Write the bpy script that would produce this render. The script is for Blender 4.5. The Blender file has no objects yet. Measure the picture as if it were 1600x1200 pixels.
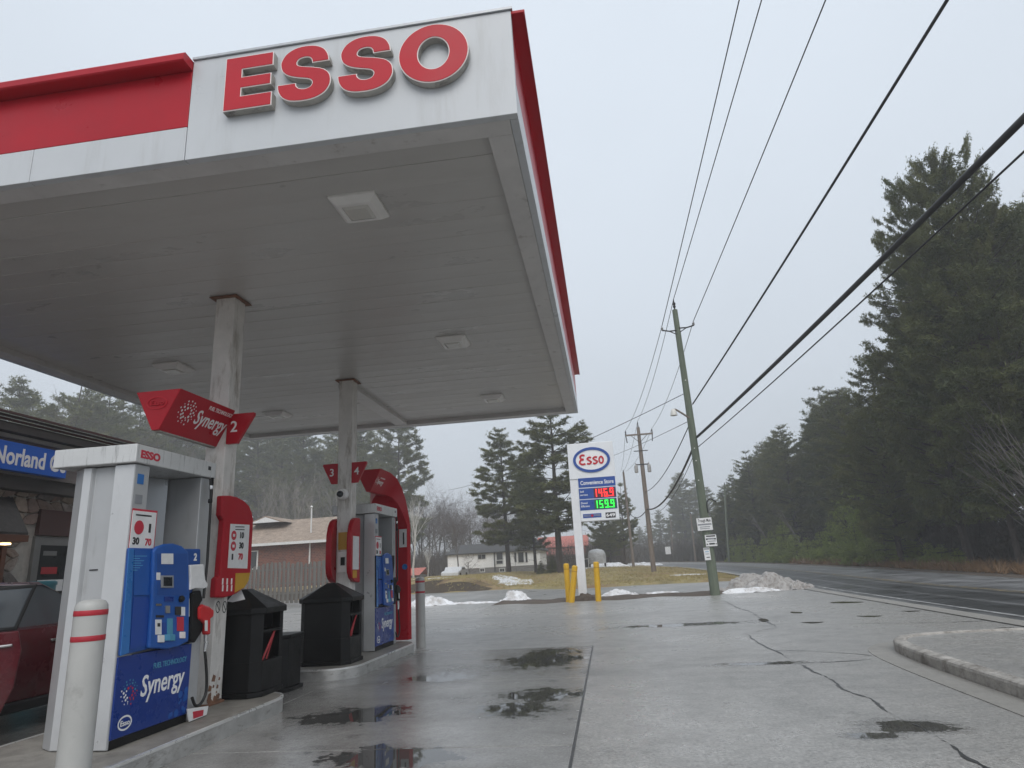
import bpy, bmesh, math, random
import numpy as np
from mathutils import Vector, Matrix, noise as mnoise
R = math.radians
sc = bpy.context.scene
COL = sc.collection
# ------------------------------------------------------------------ camera
CAM_H = 1.25
F_PX = 1022.15                      # focal length in pixels of a 1600 px wide frame
YAW, PITCH, ROLL = R(-7.2517), R(15.717), R(-3.1985)
fw = Vector((math.sin(YAW)*math.cos(PITCH), math.cos(YAW)*math.cos(PITCH), math.sin(PITCH)))
r0 = Vector((math.cos(YAW), -math.sin(YAW), 0)); u0 = r0.cross(fw)
rt = r0*math.cos(ROLL) + u0*math.sin(ROLL); up = rt.cross(fw)
CAMP = Vector((0, 0, CAM_H))
cd = bpy.data.cameras.new('camera'); cam = bpy.data.objects.new('camera', cd); COL.objects.link(cam)
cd.sensor_width = 36; cd.lens = F_PX/1600*36; cd.clip_end = 3000; cd.clip_start = 0.05
M3 = Matrix((rt, up, -fw)).transposed()
cam.matrix_world = Matrix.Translation(CAMP) @ M3.to_4x4()
sc.camera = cam
def ray(x, y): return rt*((x-800)/F_PX) - up*((y-600)/F_PX) + fw
def onY(x, y, Y): d = ray(x, y); return CAMP + d*(Y/d.y)
def onX(x, y, X): d = ray(x, y); return CAMP + d*(X/d.x)
def onZ(x, y, z=0.0): d = ray(x, y); return CAMP + d*((z-CAM_H)/d.z)
def pix(p):
    d = Vector(p)-CAMP; w = d.dot(fw); return 800+F_PX*d.dot(rt)/w, 600-F_PX*d.dot(up)/w
# ------------------------------------------------------------------ sky, sun, exposure
SUN_EL, SUN_AZ = R(45), R(165)       # azimuth clockwise from +Y: behind the camera, a little to the right
w = bpy.data.worlds.new('World'); sc.world = w; w.use_nodes = True
nt = w.node_tree; N = nt.nodes; L = nt.links
for n in list(N): N.remove(n)
out = N.new('ShaderNodeOutputWorld'); bg = N.new('ShaderNodeBackground')
sky = N.new('ShaderNodeTexSky'); sky.sky_type = 'NISHITA'; sky.sun_disc = False
sky.sun_elevation = SUN_EL; sky.sun_rotation = SUN_AZ; sky.air_density = 1.0; sky.dust_density = 6.0; sky.ozone_density = 1.0
hs = N.new('ShaderNodeHueSaturation'); hs.inputs['Saturation'].default_value = 0.25
mx = N.new('ShaderNodeMix'); mx.data_type = 'RGBA'; mx.inputs[0].default_value = 0.9
mx.inputs[7].default_value = (6.3, 6.95, 7.75, 1)       # even overcast cloud
L.new(sky.outputs[0], hs.inputs['Color']); L.new(hs.outputs[0], mx.inputs[6])
# faint cloud structure
tc = N.new('ShaderNodeTexCoord'); cn = N.new('ShaderNodeTexNoise'); cn.inputs['Scale'].default_value = 1.6; cn.inputs['Detail'].default_value = 3
mr = N.new('ShaderNodeMapRange'); mr.inputs['From Min'].default_value = .3; mr.inputs['From Max'].default_value = .7
mr.inputs['To Min'].default_value = .95; mr.inputs['To Max'].default_value = 1.05
vm = N.new('ShaderNodeVectorMath'); vm.operation = 'SCALE'
L.new(tc.outputs['Generated'], cn.inputs['Vector']); L.new(cn.outputs['Fac'], mr.inputs['Value'])
L.new(mx.outputs[2], vm.inputs[0]); L.new(mr.outputs[0], vm.inputs['Scale'])
# an overcast sky is a little brighter overhead than at the horizon
sx_ = N.new('ShaderNodeSeparateXYZ'); L.new(tc.outputs['Generated'], sx_.inputs[0])
m5 = N.new('ShaderNodeMapRange'); m5.inputs['From Min'].default_value = 0; m5.inputs['From Max'].default_value = .85; m5.inputs['To Min'].default_value = .74; m5.inputs['To Max'].default_value = 1.05
L.new(sx_.outputs[2], m5.inputs['Value']); v5 = N.new('ShaderNodeVectorMath'); v5.operation = 'SCALE'; L.new(vm.outputs[0], v5.inputs[0]); L.new(m5.outputs[0], v5.inputs['Scale'])
L.new(v5.outputs[0], bg.inputs['Color']); bg.inputs['Strength'].default_value = 0.1
L.new(bg.outputs[0], out.inputs['Surface'])
sd = bpy.data.lights.new('sun', 'SUN'); sun = bpy.data.objects.new('sun', sd); COL.objects.link(sun)
sd.energy = 1.15; sd.angle = R(50); sd.color = (1.0, 0.955, 0.90)
sdir = Vector((math.sin(SUN_AZ)*math.cos(SUN_EL), math.cos(SUN_AZ)*math.cos(SUN_EL), math.sin(SUN_EL)))
sun.rotation_euler = (-sdir).to_track_quat('-Z', 'Y').to_euler(); sun.location = (0, -20, 40)
vs = sc.view_settings; vs.view_transform = 'Standard'; vs.look = 'None'; vs.exposure = 0.36; vs.gamma = 1.0; vs.use_curve_mapping = False
cy = sc.cycles; cy.use_denoising = True; cy.max_bounces = 6; cy.diffuse_bounces = 3; cy.glossy_bounces = 3
cy.transmission_bounces = 4; cy.transparent_max_bounces = 6; cy.volume_bounces = 3
cy.sample_clamp_indirect = 6; cy.caustics_reflective = False; cy.caustics_refractive = False
# ------------------------------------------------------------------ materials
MATS = {}
def lin(c):
    return tuple(((v/255)/12.92 if v/255 <= .04045 else ((v/255+.055)/1.055)**2.4) for v in c)
def mat(name, col, rough=.5, metal=0., var=.15, scale=4., bump=0., bscale=80., spec=.5, dirt=None, emit=0., rvar=.1, stretch=(1,1,1), coat=0.):
    """procedural material: base colour with noise variation, roughness variation, fine bump, optional dirt (colour, amount, scale)"""
    if name in MATS: return MATS[name]
    m = bpy.data.materials.new(name); m.use_nodes = True; MATS[name] = m
    nt = m.node_tree; N = nt.nodes; L = nt.links; b = N['Principled BSDF']
    b.inputs['Metallic'].default_value = metal; b.inputs['Specular IOR Level'].default_value = spec
    if coat: b.inputs['Coat Weight'].default_value = coat; b.inputs['Coat Roughness'].default_value = .08
    tc = N.new('ShaderNodeTexCoord'); oi = N.new('ShaderNodeObjectInfo')
    ad = N.new('ShaderNodeVectorMath'); ad.operation = 'MULTIPLY_ADD'; ad.inputs[1].default_value = stretch
    cx = N.new('ShaderNodeCombineXYZ'); ml = N.new('ShaderNodeMath'); ml.operation = 'MULTIPLY'; ml.inputs[1].default_value = 37.
    L.new(oi.outputs['Random'], ml.inputs[0]); L.new(ml.outputs[0], cx.inputs[0]); L.new(ml.outputs[0], cx.inputs[2])
    L.new(tc.outputs['Object'], ad.inputs[0]); L.new(cx.outputs[0], ad.inputs[2])
    n1 = N.new('ShaderNodeTexNoise'); n1.inputs['Scale'].default_value = scale; n1.inputs['Detail'].default_value = 6; n1.inputs['Roughness'].default_value = .65
    L.new(ad.outputs[0], n1.inputs['Vector'])
    m1 = N.new('ShaderNodeMapRange'); m1.inputs['From Min'].default_value = .3; m1.inputs['From Max'].default_value = .7
    m1.inputs['To Min'].default_value = 1-var; m1.inputs['To Max'].default_value = 1+var
    L.new(n1.outputs['Fac'], m1.inputs['Value'])
    sc_ = N.new('ShaderNodeVectorMath'); sc_.operation = 'SCALE'; sc_.inputs[0].default_value = col
    L.new(m1.outputs[0], sc_.inputs['Scale']); cur = sc_.outputs[0]
    if dirt:
        dc, amt, dsc = dirt[:3]; thr = dirt[3] if len(dirt) > 3 else .5
        n2 = N.new('ShaderNodeTexNoise'); n2.inputs['Scale'].default_value = dsc; n2.inputs['Detail'].default_value = 8; n2.inputs['Roughness'].default_value = .7
        st = N.new('ShaderNodeVectorMath'); st.operation = 'MULTIPLY'; st.inputs[1].default_value = dirt[4] if len(dirt) > 4 else (1, 1, 1)
        L.new(ad.outputs[0], st.inputs[0]); L.new(st.outputs[0], n2.inputs['Vector'])
        m2 = N.new('ShaderNodeMapRange'); m2.inputs['From Min'].default_value = thr; m2.inputs['From Max'].default_value = thr+.2
        m2.inputs['To Min'].default_value = 0; m2.inputs['To Max'].default_value = amt
        L.new(n2.outputs['Fac'], m2.inputs['Value'])
        mm = N.new('ShaderNodeMix'); mm.data_type = 'RGBA'; mm.inputs[7].default_value = (*dc, 1)
        L.new(m2.outputs[0], mm.inputs[0]); L.new(cur, mm.inputs[6]); cur = mm.outputs[2]
    L.new(cur, b.inputs['Base Color'])
    m3 = N.new('ShaderNodeMapRange'); m3.inputs['From Min'].default_value = .3; m3.inputs['From Max'].default_value = .7
    m3.inputs['To Min'].default_value = max(.02, rough-rvar); m3.inputs['To Max'].default_value = min(1, rough+rvar)
    L.new(n1.outputs['Fac'], m3.inputs['Value']); L.new(m3.outputs[0], b.inputs['Roughness'])
    if bump:
        n3 = N.new('ShaderNodeTexNoise'); n3.inputs['Scale'].default_value = bscale; n3.inputs['Detail'].default_value = 4
        L.new(ad.outputs[0], n3.inputs['Vector'])
        bp = N.new('ShaderNodeBump'); bp.inputs['Strength'].default_value = min(1, bump); bp.inputs['Distance'].default_value = .5/bscale
        L.new(n3.outputs['Fac'], bp.inputs['Height']); L.new(bp.outputs[0], b.inputs['Normal'])
    if emit:
        b.inputs['Emission Color'].default_value = (*col, 1); b.inputs['Emission Strength'].default_value = emit
    return m
# ------------------------------------------------------------------ mesh helpers
ORG = {}
class MB:
    def __init__(s): s.v = []; s.f = []
    def add(s, vs, fs):
        o = len(s.v); s.v += [tuple(p) for p in vs]; s.f += [tuple(i+o for i in f) for f in fs]; return s
    def box(s, x0, x1, y0, y1, z0, z1):
        return s.add([(x0,y0,z0),(x1,y0,z0),(x1,y1,z0),(x0,y1,z0),(x0,y0,z1),(x1,y0,z1),(x1,y1,z1),(x0,y1,z1)],
                     [(0,3,2,1),(4,5,6,7),(0,1,5,4),(1,2,6,5),(2,3,7,6),(3,0,4,7)])
    def ex(s, pts, axis, a, b):
        """extrude a 2-D outline along an axis: 'z' outline is (x,y), 'y' is (x,z), 'x' is (y,z)"""
        n = len(pts)
        def P(p, t): return {'z': (p[0], p[1], t), 'y': (p[0], t, p[1]), 'x': (t, p[0], p[1])}[axis]
        return s.add([P(p, a) for p in pts]+[P(p, b) for p in pts],
                     [tuple(range(n))[::-1], tuple(range(n, 2*n))]+[(i, (i+1) % n, n+(i+1) % n, n+i) for i in range(n)])
    def tube(s, pts, rads, n=8, cap=True):
        pts = [Vector(p) for p in pts]; k = len(pts)
        if not hasattr(rads, '__len__'): rads = [rads]*k
        ref = None; rings = []
        for i in range(k):
            d = (pts[min(i+1, k-1)]-pts[max(i-1, 0)]).normalized()
            if ref is None: ref = d.orthogonal().normalized()
            ref = (ref - d*ref.dot(d)); ref = ref.normalized() if ref.length > 1e-6 else d.orthogonal().normalized()
            q = d.cross(ref)
            rings.append([pts[i]+(ref*math.cos(t)+q*math.sin(t))*rads[i] for t in (2*math.pi*j/n for j in range(n))])
        fs = [(i*n+j, i*n+(j+1) % n, (i+1)*n+(j+1) % n, (i+1)*n+j) for i in range(k-1) for j in range(n)]
        if cap: fs += [tuple(range(n))[::-1], tuple((k-1)*n+j for j in range(n))]
        return s.add([p for r in rings for p in r], fs)
    def lathe(s, prof, c=(0,0,0), n=20, ax='z'):
        vs = []; k = len(prof)
        for r, z in prof:
            for j in range(n):
                t = 2*math.pi*j/n; a, b_ = r*math.cos(t), r*math.sin(t)
                vs.append({'z': (c[0]+a, c[1]+b_, c[2]+z), 'y': (c[0]+a, c[1]+z, c[2]+b_), 'x': (c[0]+z, c[1]+a, c[2]+b_)}[ax])
        fs = [(i*n+j, i*n+(j+1) % n, (i+1)*n+(j+1) % n, (i+1)*n+j) for i in range(k-1) for j in range(n)]
        fs += [tuple(range(n))[::-1], tuple((k-1)*n+j for j in range(n))]
        return s.add(vs, fs)
    def rot(s, ang, c=(0,0,0), ax='Z'):
        m = Matrix.Rotation(ang, 3, ax); c = Vector(c); s.v = [tuple(m@(Vector(p)-c)+c) for p in s.v]; return s
    def build(s, name, m, parent=None, smooth=False, bevel=0., seg=2, recalc=True):
        me = bpy.data.meshes.new(name)
        if parent is not None:
            o0 = ORG.get(parent.name, Vector((0,0,0))); vs = [(p[0]-o0.x, p[1]-o0.y, p[2]-o0.z) for p in s.v]; loc = None
        else:
            a = np.array(s.v); c = ((a[:,0].min()+a[:,0].max())/2, (a[:,1].min()+a[:,1].max())/2, a[:,2].min())
            vs = [(p[0]-c[0], p[1]-c[1], p[2]-c[2]) for p in s.v]; loc = c
        me.from_pydata(vs, [], s.f)
        if recalc:
            bm = bmesh.new(); bm.from_mesh(me); bmesh.ops.recalc_face_normals(bm, faces=bm.faces); bm.to_mesh(me); bm.free()
        if smooth:
            me.shade_smooth()
            if smooth != 'all': me.set_sharp_from_angle(angle=R(38))
        return link(name, me, m, parent, loc, bevel, seg)
def link(name, me, m, parent=None, loc=None, bevel=0., seg=2):
    if isinstance(m, str): m = MATS[m]
    if m and not me.materials: me.materials.append(m)
    o = bpy.data.objects.new(name, me); COL.objects.link(o)
    if parent is not None:
        o.parent = parent; ORG[o.name] = ORG.get(parent.name, Vector((0,0,0)))
    if loc is not None: o.location = loc; ORG[o.name] = Vector(loc)
    if bevel:
        bv = o.modifiers.new('bevel', 'BEVEL'); bv.width = bevel; bv.segments = seg; bv.limit_method = 'ANGLE'; bv.angle_limit = R(35)
    return o
def thing(name, label, cat, loc, group=None, local=False, rotz=0.):
    o = bpy.data.objects.new(name, None); COL.objects.link(o); o.location = loc; o.rotation_euler = (0, 0, rotz)
    o.empty_display_size = .2
    ORG[o.name] = Vector((0,0,0)) if local else Vector(loc)
    return tag(o, label, cat, group)
def tag(o, label, cat, group=None):
    o['label'] = label; o['category'] = cat
    if group: o['group'] = group
    return o
def struct(o, kind='structure', label=None):
    o['kind'] = kind
    if label: o['label'] = label
    return o
def copy_tree(o, loc=None, label=None, parent=None, rotz=None):
    c = o.copy(); COL.objects.link(c)
    if parent is not None: c.parent = parent
    if loc is not None: c.location = loc; ORG[c.name] = Vector(loc)
    else: ORG[c.name] = ORG.get(parent.name) if parent else ORG.get(o.name)
    if label: c['label'] = label
    if rotz is not None: c.rotation_euler = (0, 0, rotz)
    for ch in [x for x in KIDS(o)]: copy_tree(ch, parent=c)
    return c
def KIDS(o): return [x for x in bpy.data.objects if x.parent == o]
def text(name, body, size, org, xd, yd, m, parent, ext=.002, off=0., shear=0., fitw=None, align='LEFT', space=1.):
    """raised lettering as a mesh: org = baseline start, xd / yd = reading and up directions"""
    cu = bpy.data.curves.new(name, 'FONT'); cu.body = body; cu.size = size; cu.extrude = ext; cu.offset = off; cu.shear = shear
    cu.align_x = align; cu.resolution_u = 3; cu.space_character = space
    ob = bpy.data.objects.new('tmp', cu); me = bpy.data.meshes.new_from_object(ob); bpy.data.objects.remove(ob); bpy.data.curves.remove(cu)
    me.materials.clear()
    xs = [v.co.x for v in me.vertices]
    if fitw and xs:
        k = fitw/(max(xs)-min(xs)); me.transform(Matrix.Diagonal((k, 1, 1, 1)))
    xd = Vector(xd).normalized(); yd = Vector(yd).normalized(); zd = xd.cross(yd)
    o0 = ORG.get(parent.name, Vector((0,0,0))) if parent else Vector((0,0,0))
    T = Matrix((xd, yd, zd)).transposed().to_4x4(); T.translation = Vector(org)-o0
    me.transform(T); me.name = name
    return link(name, me, m, parent)
def smoothpath(pts, n=6):
    P = [Vector(p) for p in pts]; P = [P[0]*2-P[1]]+P+[P[-1]*2-P[-2]]; o = []
    for i in range(1, len(P)-2):
        a, b, c, d = P[i-1:i+3]
        for j in range(n):
            t = j/n; o.append(.5*((2*b)+(c-a)*t+(2*a-5*b+4*c-d)*t*t+(3*b-a-3*c+d)*t**3))
    return o+[P[-2]]
def ring2(cx, cy, rx, ry, n=32, a0=0, a1=2*math.pi):
    return [(cx+rx*math.cos(a0+(a1-a0)*i/n), cy+ry*math.sin(a0+(a1-a0)*i/n)) for i in range(n)]
# ------------------------------------------------------------------ ground materials
def ground_mat(name, c0, c1, rough, pud=(), pth=.62, pscale=.55, agg=45., speck=.25, bump=.35, wet=.45, base_n=.25):
    """wet paving: patchy colour, aggregate speckle, puddles where noise (or the listed hollows) holds water"""
    m = bpy.data.materials.new(name); m.use_nodes = True; MATS[name] = m
    nt = m.node_tree; N = nt.nodes; L = nt.links; b = N['Principled BSDF']
    tc = N.new('ShaderNodeNewGeometry'); P = tc.outputs['Position']
    def noise(s, d=5, r=.6):
        n = N.new('ShaderNodeTexNoise'); n.inputs['Scale'].default_value = s; n.inputs['Detail'].default_value = d; n.inputs['Roughness'].default_value = r
        L.new(P, n.inputs['Vector']); return n.outputs['Fac']
    def mrange(v, a, b_, c, d):
        q = N.new('ShaderNodeMapRange'); q.inputs['From Min'].default_value = a; q.inputs['From Max'].default_value = b_
        q.inputs['To Min'].default_value = c; q.inputs['To Max'].default_value = d; L.new(v, q.inputs['Value']); return q.outputs[0]
    def math_(op, a, b_):
        q = N.new('ShaderNodeMath'); q.operation = op
        for i, v in enumerate((a, b_)):
            if isinstance(v, (int, float)): q.inputs[i].default_value = v
            else: L.new(v, q.inputs[i])
        return q.outputs[0]
    big = noise(base_n, 6, .6); mid = noise(2.3, 6, .65); ag = noise(agg, 3, .6); fine = noise(agg*4, 2)
    patch = math_('ADD', math_('MULTIPLY', big, .6), math_('MULTIPLY', mid, .4))
    mixc = N.new('ShaderNodeMix'); mixc.data_type = 'RGBA'; mixc.inputs[6].default_value = (*c0, 1); mixc.inputs[7].default_value = (*c1, 1)
    L.new(mrange(patch, .36, .62, 0, 1), mixc.inputs[0])
    sp = N.new('ShaderNodeVectorMath'); sp.operation = 'SCALE'; L.new(mixc.outputs[2], sp.inputs[0])
    L.new(mrange(math_('ADD', math_('MULTIPLY', ag, .5), math_('ADD', math_('MULTIPLY', fine, .2), math_('MULTIPLY', noise(13, 4, .7), .3))), .36, .64, 1-speck, 1+speck), sp.inputs['Scale'])
    # standing water where noise or a listed hollow is deep enough, with a wider damp margin, and old oil drips
    pn = noise(pscale, 4, .55); depth = mrange(pn, pth-.12, pth+.12, -1, 1); n14 = noise(9, 5, .65)
    for (cx, cy, rx, ry) in pud:
        s1 = N.new('ShaderNodeVectorMath'); s1.operation = 'SUBTRACT'; s1.inputs[1].default_value = (cx, cy, 0); L.new(P, s1.inputs[0])
        s2 = N.new('ShaderNodeVectorMath'); s2.operation = 'MULTIPLY'; s2.inputs[1].default_value = (1/rx, 1/ry, 0); L.new(s1.outputs[0], s2.inputs[0])
        s3 = N.new('ShaderNodeVectorMath'); s3.operation = 'LENGTH'; L.new(s2.outputs[0], s3.inputs[0])
        dd = math_('SUBTRACT', 1., s3.outputs['Value']); dd = math_('ADD', dd, math_('MULTIPLY', math_('SUBTRACT', mid, .5), 2.6)); dd = math_('ADD', dd, math_('MULTIPLY', math_('SUBTRACT', n14, .5), 1.5))
        depth = math_('MAXIMUM', depth, dd)
    msk = mrange(depth, .10, .22, 0, 1); damp = mrange(depth, -.45, .15, 0, 1)
    drip = mrange(noise(3.1, 3, .5), .66, .72, 1, .72)
    sq = N.new('ShaderNodeVectorMath'); sq.operation = 'SCALE'; L.new(sp.outputs[0], sq.inputs[0]); L.new(math_('MULTIPLY', drip, mrange(damp, 0, 1, 1, .72)), sq.inputs['Scale'])
    dk = N.new('ShaderNodeMix'); dk.data_type = 'RGBA'; L.new(msk, dk.inputs[0]); L.new(sq.outputs[0], dk.inputs[6])
    sd_ = N.new('ShaderNodeVectorMath'); sd_.operation = 'SCALE'; sd_.inputs['Scale'].default_value = wet; L.new(sp.outputs[0], sd_.inputs[0]); L.new(sd_.outputs[0], dk.inputs[7])
    L.new(dk.outputs[2], b.inputs['Base Color'])
    rr = mrange(patch, .36, .64, rough[1], rough[0])
    rd = math_('MULTIPLY', rr, mrange(damp, 0, 1, 1, .45)); rm = N.new('ShaderNodeMix'); rm.data_type = 'FLOAT'; L.new(msk, rm.inputs[0]); L.new(rd, rm.inputs[2]); rm.inputs[3].default_value = .02
    L.new(rm.outputs[0], b.inputs['Roughness'])
    bp = N.new('ShaderNodeBump'); bp.inputs['Distance'].default_value = .010
    L.new(math_('MULTIPLY', math_('SUBTRACT', 1., msk), bump), bp.inputs['Strength'])
    L.new(math_('ADD', ag, math_('MULTIPLY', mid, .6)), bp.inputs['Height']); L.new(bp.outputs[0], b.inputs['Normal'])
    return m
gp = lambda x, y, rx, ry: (onZ(x, y).x, onZ(x, y).y, rx, ry)
ground_mat('asphalt', (.20,.195,.185), (.36,.348,.328), (.20,.44), pud=[gp(1070,976,1.3,.3), gp(1190,1037,.5,.12), gp(1418,1134,.3,.22), gp(1365,1150,.2,.1)], pth=.74, pscale=.8, speck=.45, wet=.25, agg=40., bump=.38)
ground_mat('concrete_slab', (.15,.145,.135), (.31,.303,.29), (.08,.32), pud=[gp(850,1030,.62,1.0), gp(850,1088,.45,.35), gp(805,1112,.42,.34), gp(605,1188,.5,.35), gp(690,1060,.4,.45), gp(560,1120,.5,.4)], pth=.68, pscale=.7, agg=55, speck=.24, bump=.22, wet=.24, base_n=.5)
ground_mat('street_asphalt', (.18,.176,.168), (.28,.272,.258), (.32,.55), pth=.68, pscale=.4)
ground_mat('gutter_concrete', (.20,.19,.17), (.30,.285,.26), (.35,.6), pth=.75, agg=60, speck=.15)
mat('curb_concrete', (.36,.34,.31), .8, var=.3, scale=6, bump=.8, bscale=50, dirt=((.10,.085,.07), .85, 5, .46))
mat('forest_floor', (.10,.07,.045), .95, var=.4, scale=.8, bump=1, bscale=8, dirt=((.05,.045,.03), .8, 1.3))
mat('dirt', (.085,.065,.05), .9, var=.35, scale=3, bump=1, bscale=20)
mat('snow', (.78,.79,.81), .6, var=.08, scale=5, bump=.9, bscale=9, dirt=((.30,.265,.23), .8, 2.2, .46))
mat('dirty_snow', (.36,.345,.33), .8, var=.25, scale=5, bump=1, bscale=16, dirt=((.15,.12,.10), .85, 9, .47))
mat('crack', (.025,.024,.023), .35, var=.4, scale=20)
mat('puddle_mud', (.055,.048,.035), .08, var=.2, scale=8, rvar=.04)
# dead lawn: straw, olive and brown patches
m = mat('dead_grass', (.29,.24,.11), .95, var=.4, scale=.9, bump=1, bscale=30, dirt=((.22,.135,.075), .9, .45, .43), stretch=(1, .6, 1))
# road: dark wet wheel tracks, paler far lane (u runs across the road)
m = bpy.data.materials.new('road_asphalt'); m.use_nodes = True; MATS['road_asphalt'] = m
nt = m.node_tree; N = nt.nodes; L = nt.links; b = N['Principled BSDF']
uv = N.new('ShaderNodeUVMap'); sx = N.new('ShaderNodeSeparateXYZ'); L.new(uv.outputs[0], sx.inputs[0])
cr = N.new('ShaderNodeValToRGB'); L.new(sx.outputs[0], cr.inputs[0]); e = cr.color_ramp.elements
e[0].position = 0; e[0].color = (.10,.10,.10,1); e[1].position = 1; e[1].color = (.13,.13,.13,1)
for p_, c_ in ((.04,.05), (.08,.028), (.20,.024), (.225,.10), (.25,.03), (.38,.026), (.42,.10), (.46,.035), (.52,.14), (.62,.13), (.72,.19), (.82,.15), (.92,.19)):
    q = cr.color_ramp.elements.new(p_); q.color = (c_, c_, c_*1.02, 1)
nz = N.new('ShaderNodeTexNoise'); nz.inputs['Scale'].default_value = .8; nz.inputs['Detail'].default_value = 7
tcx = N.new('ShaderNodeTexCoord'); L.new(tcx.outputs['Object'], nz.inputs['Vector'])
mq = N.new('ShaderNodeMapRange'); mq.inputs['From Min'].default_value = .3; mq.inputs['From Max'].default_value = .7; mq.inputs['To Min'].default_value = .65; mq.inputs['To Max'].default_value = 1.35
L.new(nz.outputs['Fac'], mq.inputs['Value']); sm = N.new('ShaderNodeVectorMath'); sm.operation = 'SCALE'
L.new(cr.outputs[0], sm.inputs[0]); L.new(mq.outputs[0], sm.inputs['Scale']); L.new(sm.outputs[0], b.inputs['Base Color'])
rq = N.new('ShaderNodeMapRange'); rq.inputs['From Min'].default_value = .3; rq.inputs['From Max'].default_value = .7; rq.inputs['To Min'].default_value = .28; rq.inputs['To Max'].default_value = .5
L.new(nz.outputs['Fac'], rq.inputs['Value']); L.new(rq.outputs[0], b.inputs['Roughness'])
mat('line_white', (.36,.36,.35), .6, var=.35, scale=3, dirt=((.08,.08,.08), .9, 2, .40))
mat('line_yellow', (.30,.21,.06), .6, var=.35, scale=3, dirt=((.07,.07,.07), .95, 2, .36))
# ------------------------------------------------------------------ ground
def th(y): return .011*max(0., min(y, 160.)-25.)
def sheet(name, xs, ys, z0, m, fx=None):
    mb = MB(); nx = len(xs); 
    mb.v = [((fx(x, y) if fx else x), y, th(y)+z0) for y in ys for x in xs]
    mb.f = [(j*nx+i, j*nx+i+1, (j+1)*nx+i+1, (j+1)*nx+i) for j in range(len(ys)-1) for i in range(nx-1)]
    me = bpy.data.meshes.new(name); me.from_pydata(mb.v, [], mb.f)
    return struct(link(name, me, m))
def frange(a, b, n): return [a+(b-a)*i/n for i in range(n+1)]
sheet('ground', frange(-620, 620, 20), [-620,-300,-100,-40,0,25,40,60,80,100,130,160,250,620], -.07, 'forest_floor')
sheet('forecourt', frange(-45, 6.7, 12), frange(-40, 25, 20)+[26.4], 0, 'asphalt', lambda x, y: x if x < 6.6 else 5.9+.045*y)
sheet('side_street', frange(-90, 7.2, 24), [26.0,27,28.5,30,33,36,40.5], -.02, 'street_asphalt')
# concrete slabs under the canopy: separate pours with open joints
xs_ = [-9.6, -6.6, -3.5, -.365]; ys_ = [-6, -1.6, 2.35, 5.2, 8.1, 11.1]
slab = thing('concrete_pad', 'wet concrete pad', 'pad', (-4, 3, 0)); del slab['category']; del slab['label']; slab['kind'] = 'structure'
for i in range(3):
    for j in range(5):
        MB().box(xs_[i]+.006, xs_[i+1]-.006, ys_[j]+.006, ys_[j+1]-.006, -.05, .014).build('slab', 'concrete_slab', slab, bevel=.004)
MB().box(-9.65, -.352, -6.05, 11.13, -.04, .005).build('joint_bed', 'crack', slab)
# road
RC = [(6.5,-60), (7.85,-30), (9.2,0), (10.1,20), (10.78,35), (11.0,50), (10.2,70), (7.0,95), (0,122), (-12,150), (-45,195), (-90,240)]
rc = smoothpath([(x, y, 0) for x, y in RC], 8); RW = 3.3
def offset(pts, d):
    o = []
    for i, p in enumerate(pts):
        t = (pts[min(i+1, len(pts)-1)]-pts[max(i-1, 0)]).normalized(); o.append(p+Vector((t.y, -t.x, 0))*d)
    return o
def strip(name, d0, d1, z0, m, cols=1, kind='structure', parent=None, s0=0, s1=None):
    L_ = [offset(rc[s0:s1], d0+(d1-d0)*c/cols) for c in range(cols+1)]; n = len(L_[0]); vs = []; fs = []
    for i in range(n):
        for c in range(cols+1): p = L_[c][i]; vs.append((p.x, p.y, th(p.y)+z0))
    fs = [(i*(cols+1)+c, i*(cols+1)+c+1, (i+1)*(cols+1)+c+1, (i+1)*(cols+1)+c) for i in range(n-1) for c in range(cols)]
    me = bpy.data.meshes.new(name); me.from_pydata(vs, [], fs)
    uvl = me.uv_layers.new(name='UVMap')
    for lp in me.loops: uvl.data[lp.index].uv = ((lp.vertex_index % (cols+1))/cols, (lp.vertex_index//(cols+1))*.1)
    o = link(name, me, m, parent)
    if kind: struct(o, kind)
    return o
road = strip('road', -RW, RW, .012, 'road_asphalt', 6)
strip('edge_line', -RW+.28, -RW+.38, .017, 'line_white', parent=road, kind=None)
strip('edge_line', RW-.40, RW-.30, .017, 'line_white', parent=road, kind=None)
strip('centre_line', -.14, -.05, .017, 'line_yellow', parent=road, kind=None); strip('centre_line', .05, .14, .017, 'line_yellow', parent=road, kind=None)
strip('shoulder', -RW-.38, -RW, .016, 'gutter_concrete')
strip('shoulder', RW, RW+1.1, .004, 'dirt')
def road_near(y):
    best = min(range(len(rc)-1), key=lambda i: abs(rc[i].y-y)); return rc[best].x-RW
RN = [(p.y, p.x-RW) for p in rc]
def road_near(y): return float(np.interp(y, [a for a, _ in RN], [b_ for _, b_ in RN]))
# lawns beyond the side street: a cut bank on the left, a low mound round the wooden pole on the right
def ss(t): t = max(0., min(1., t)); return t*t*(3-2*t)
def lawn_front(x): return 34.6+3.6*ss((-x-1)/6.)+.25*math.sin(x*.9)
def lawn_z(x, y):
    d = y-lawn_front(x); dr = road_near(y)-.7-x; m_ = min(d, dr)
    if m_ <= 0: return th(y)-.10
    h = .17*ss(m_/.5)
    pl = ss((-x-6.0)/2.4)
    h += pl*max(0, .72-th(y)*.95)*ss(d/.9)
    h += .55*math.exp(-((x-2.5)**2/50+(y-57)**2/120))*ss(m_/9)
    h += .05*(mnoise.noise((x*.35, y*.35, 2)))*ss(m_/2)
    return th(y)-.06+h
nx, ny = 170, 120; vs = []; fs = []
X_ = frange(-75, 8.6, nx); Y_ = [33.5+.42*i if i < 60 else 58.7+(i-60)*1.05 for i in range(ny+1)]
for y in Y_:
    for x in X_: vs.append((x, y, lawn_z(x, y)))
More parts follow.
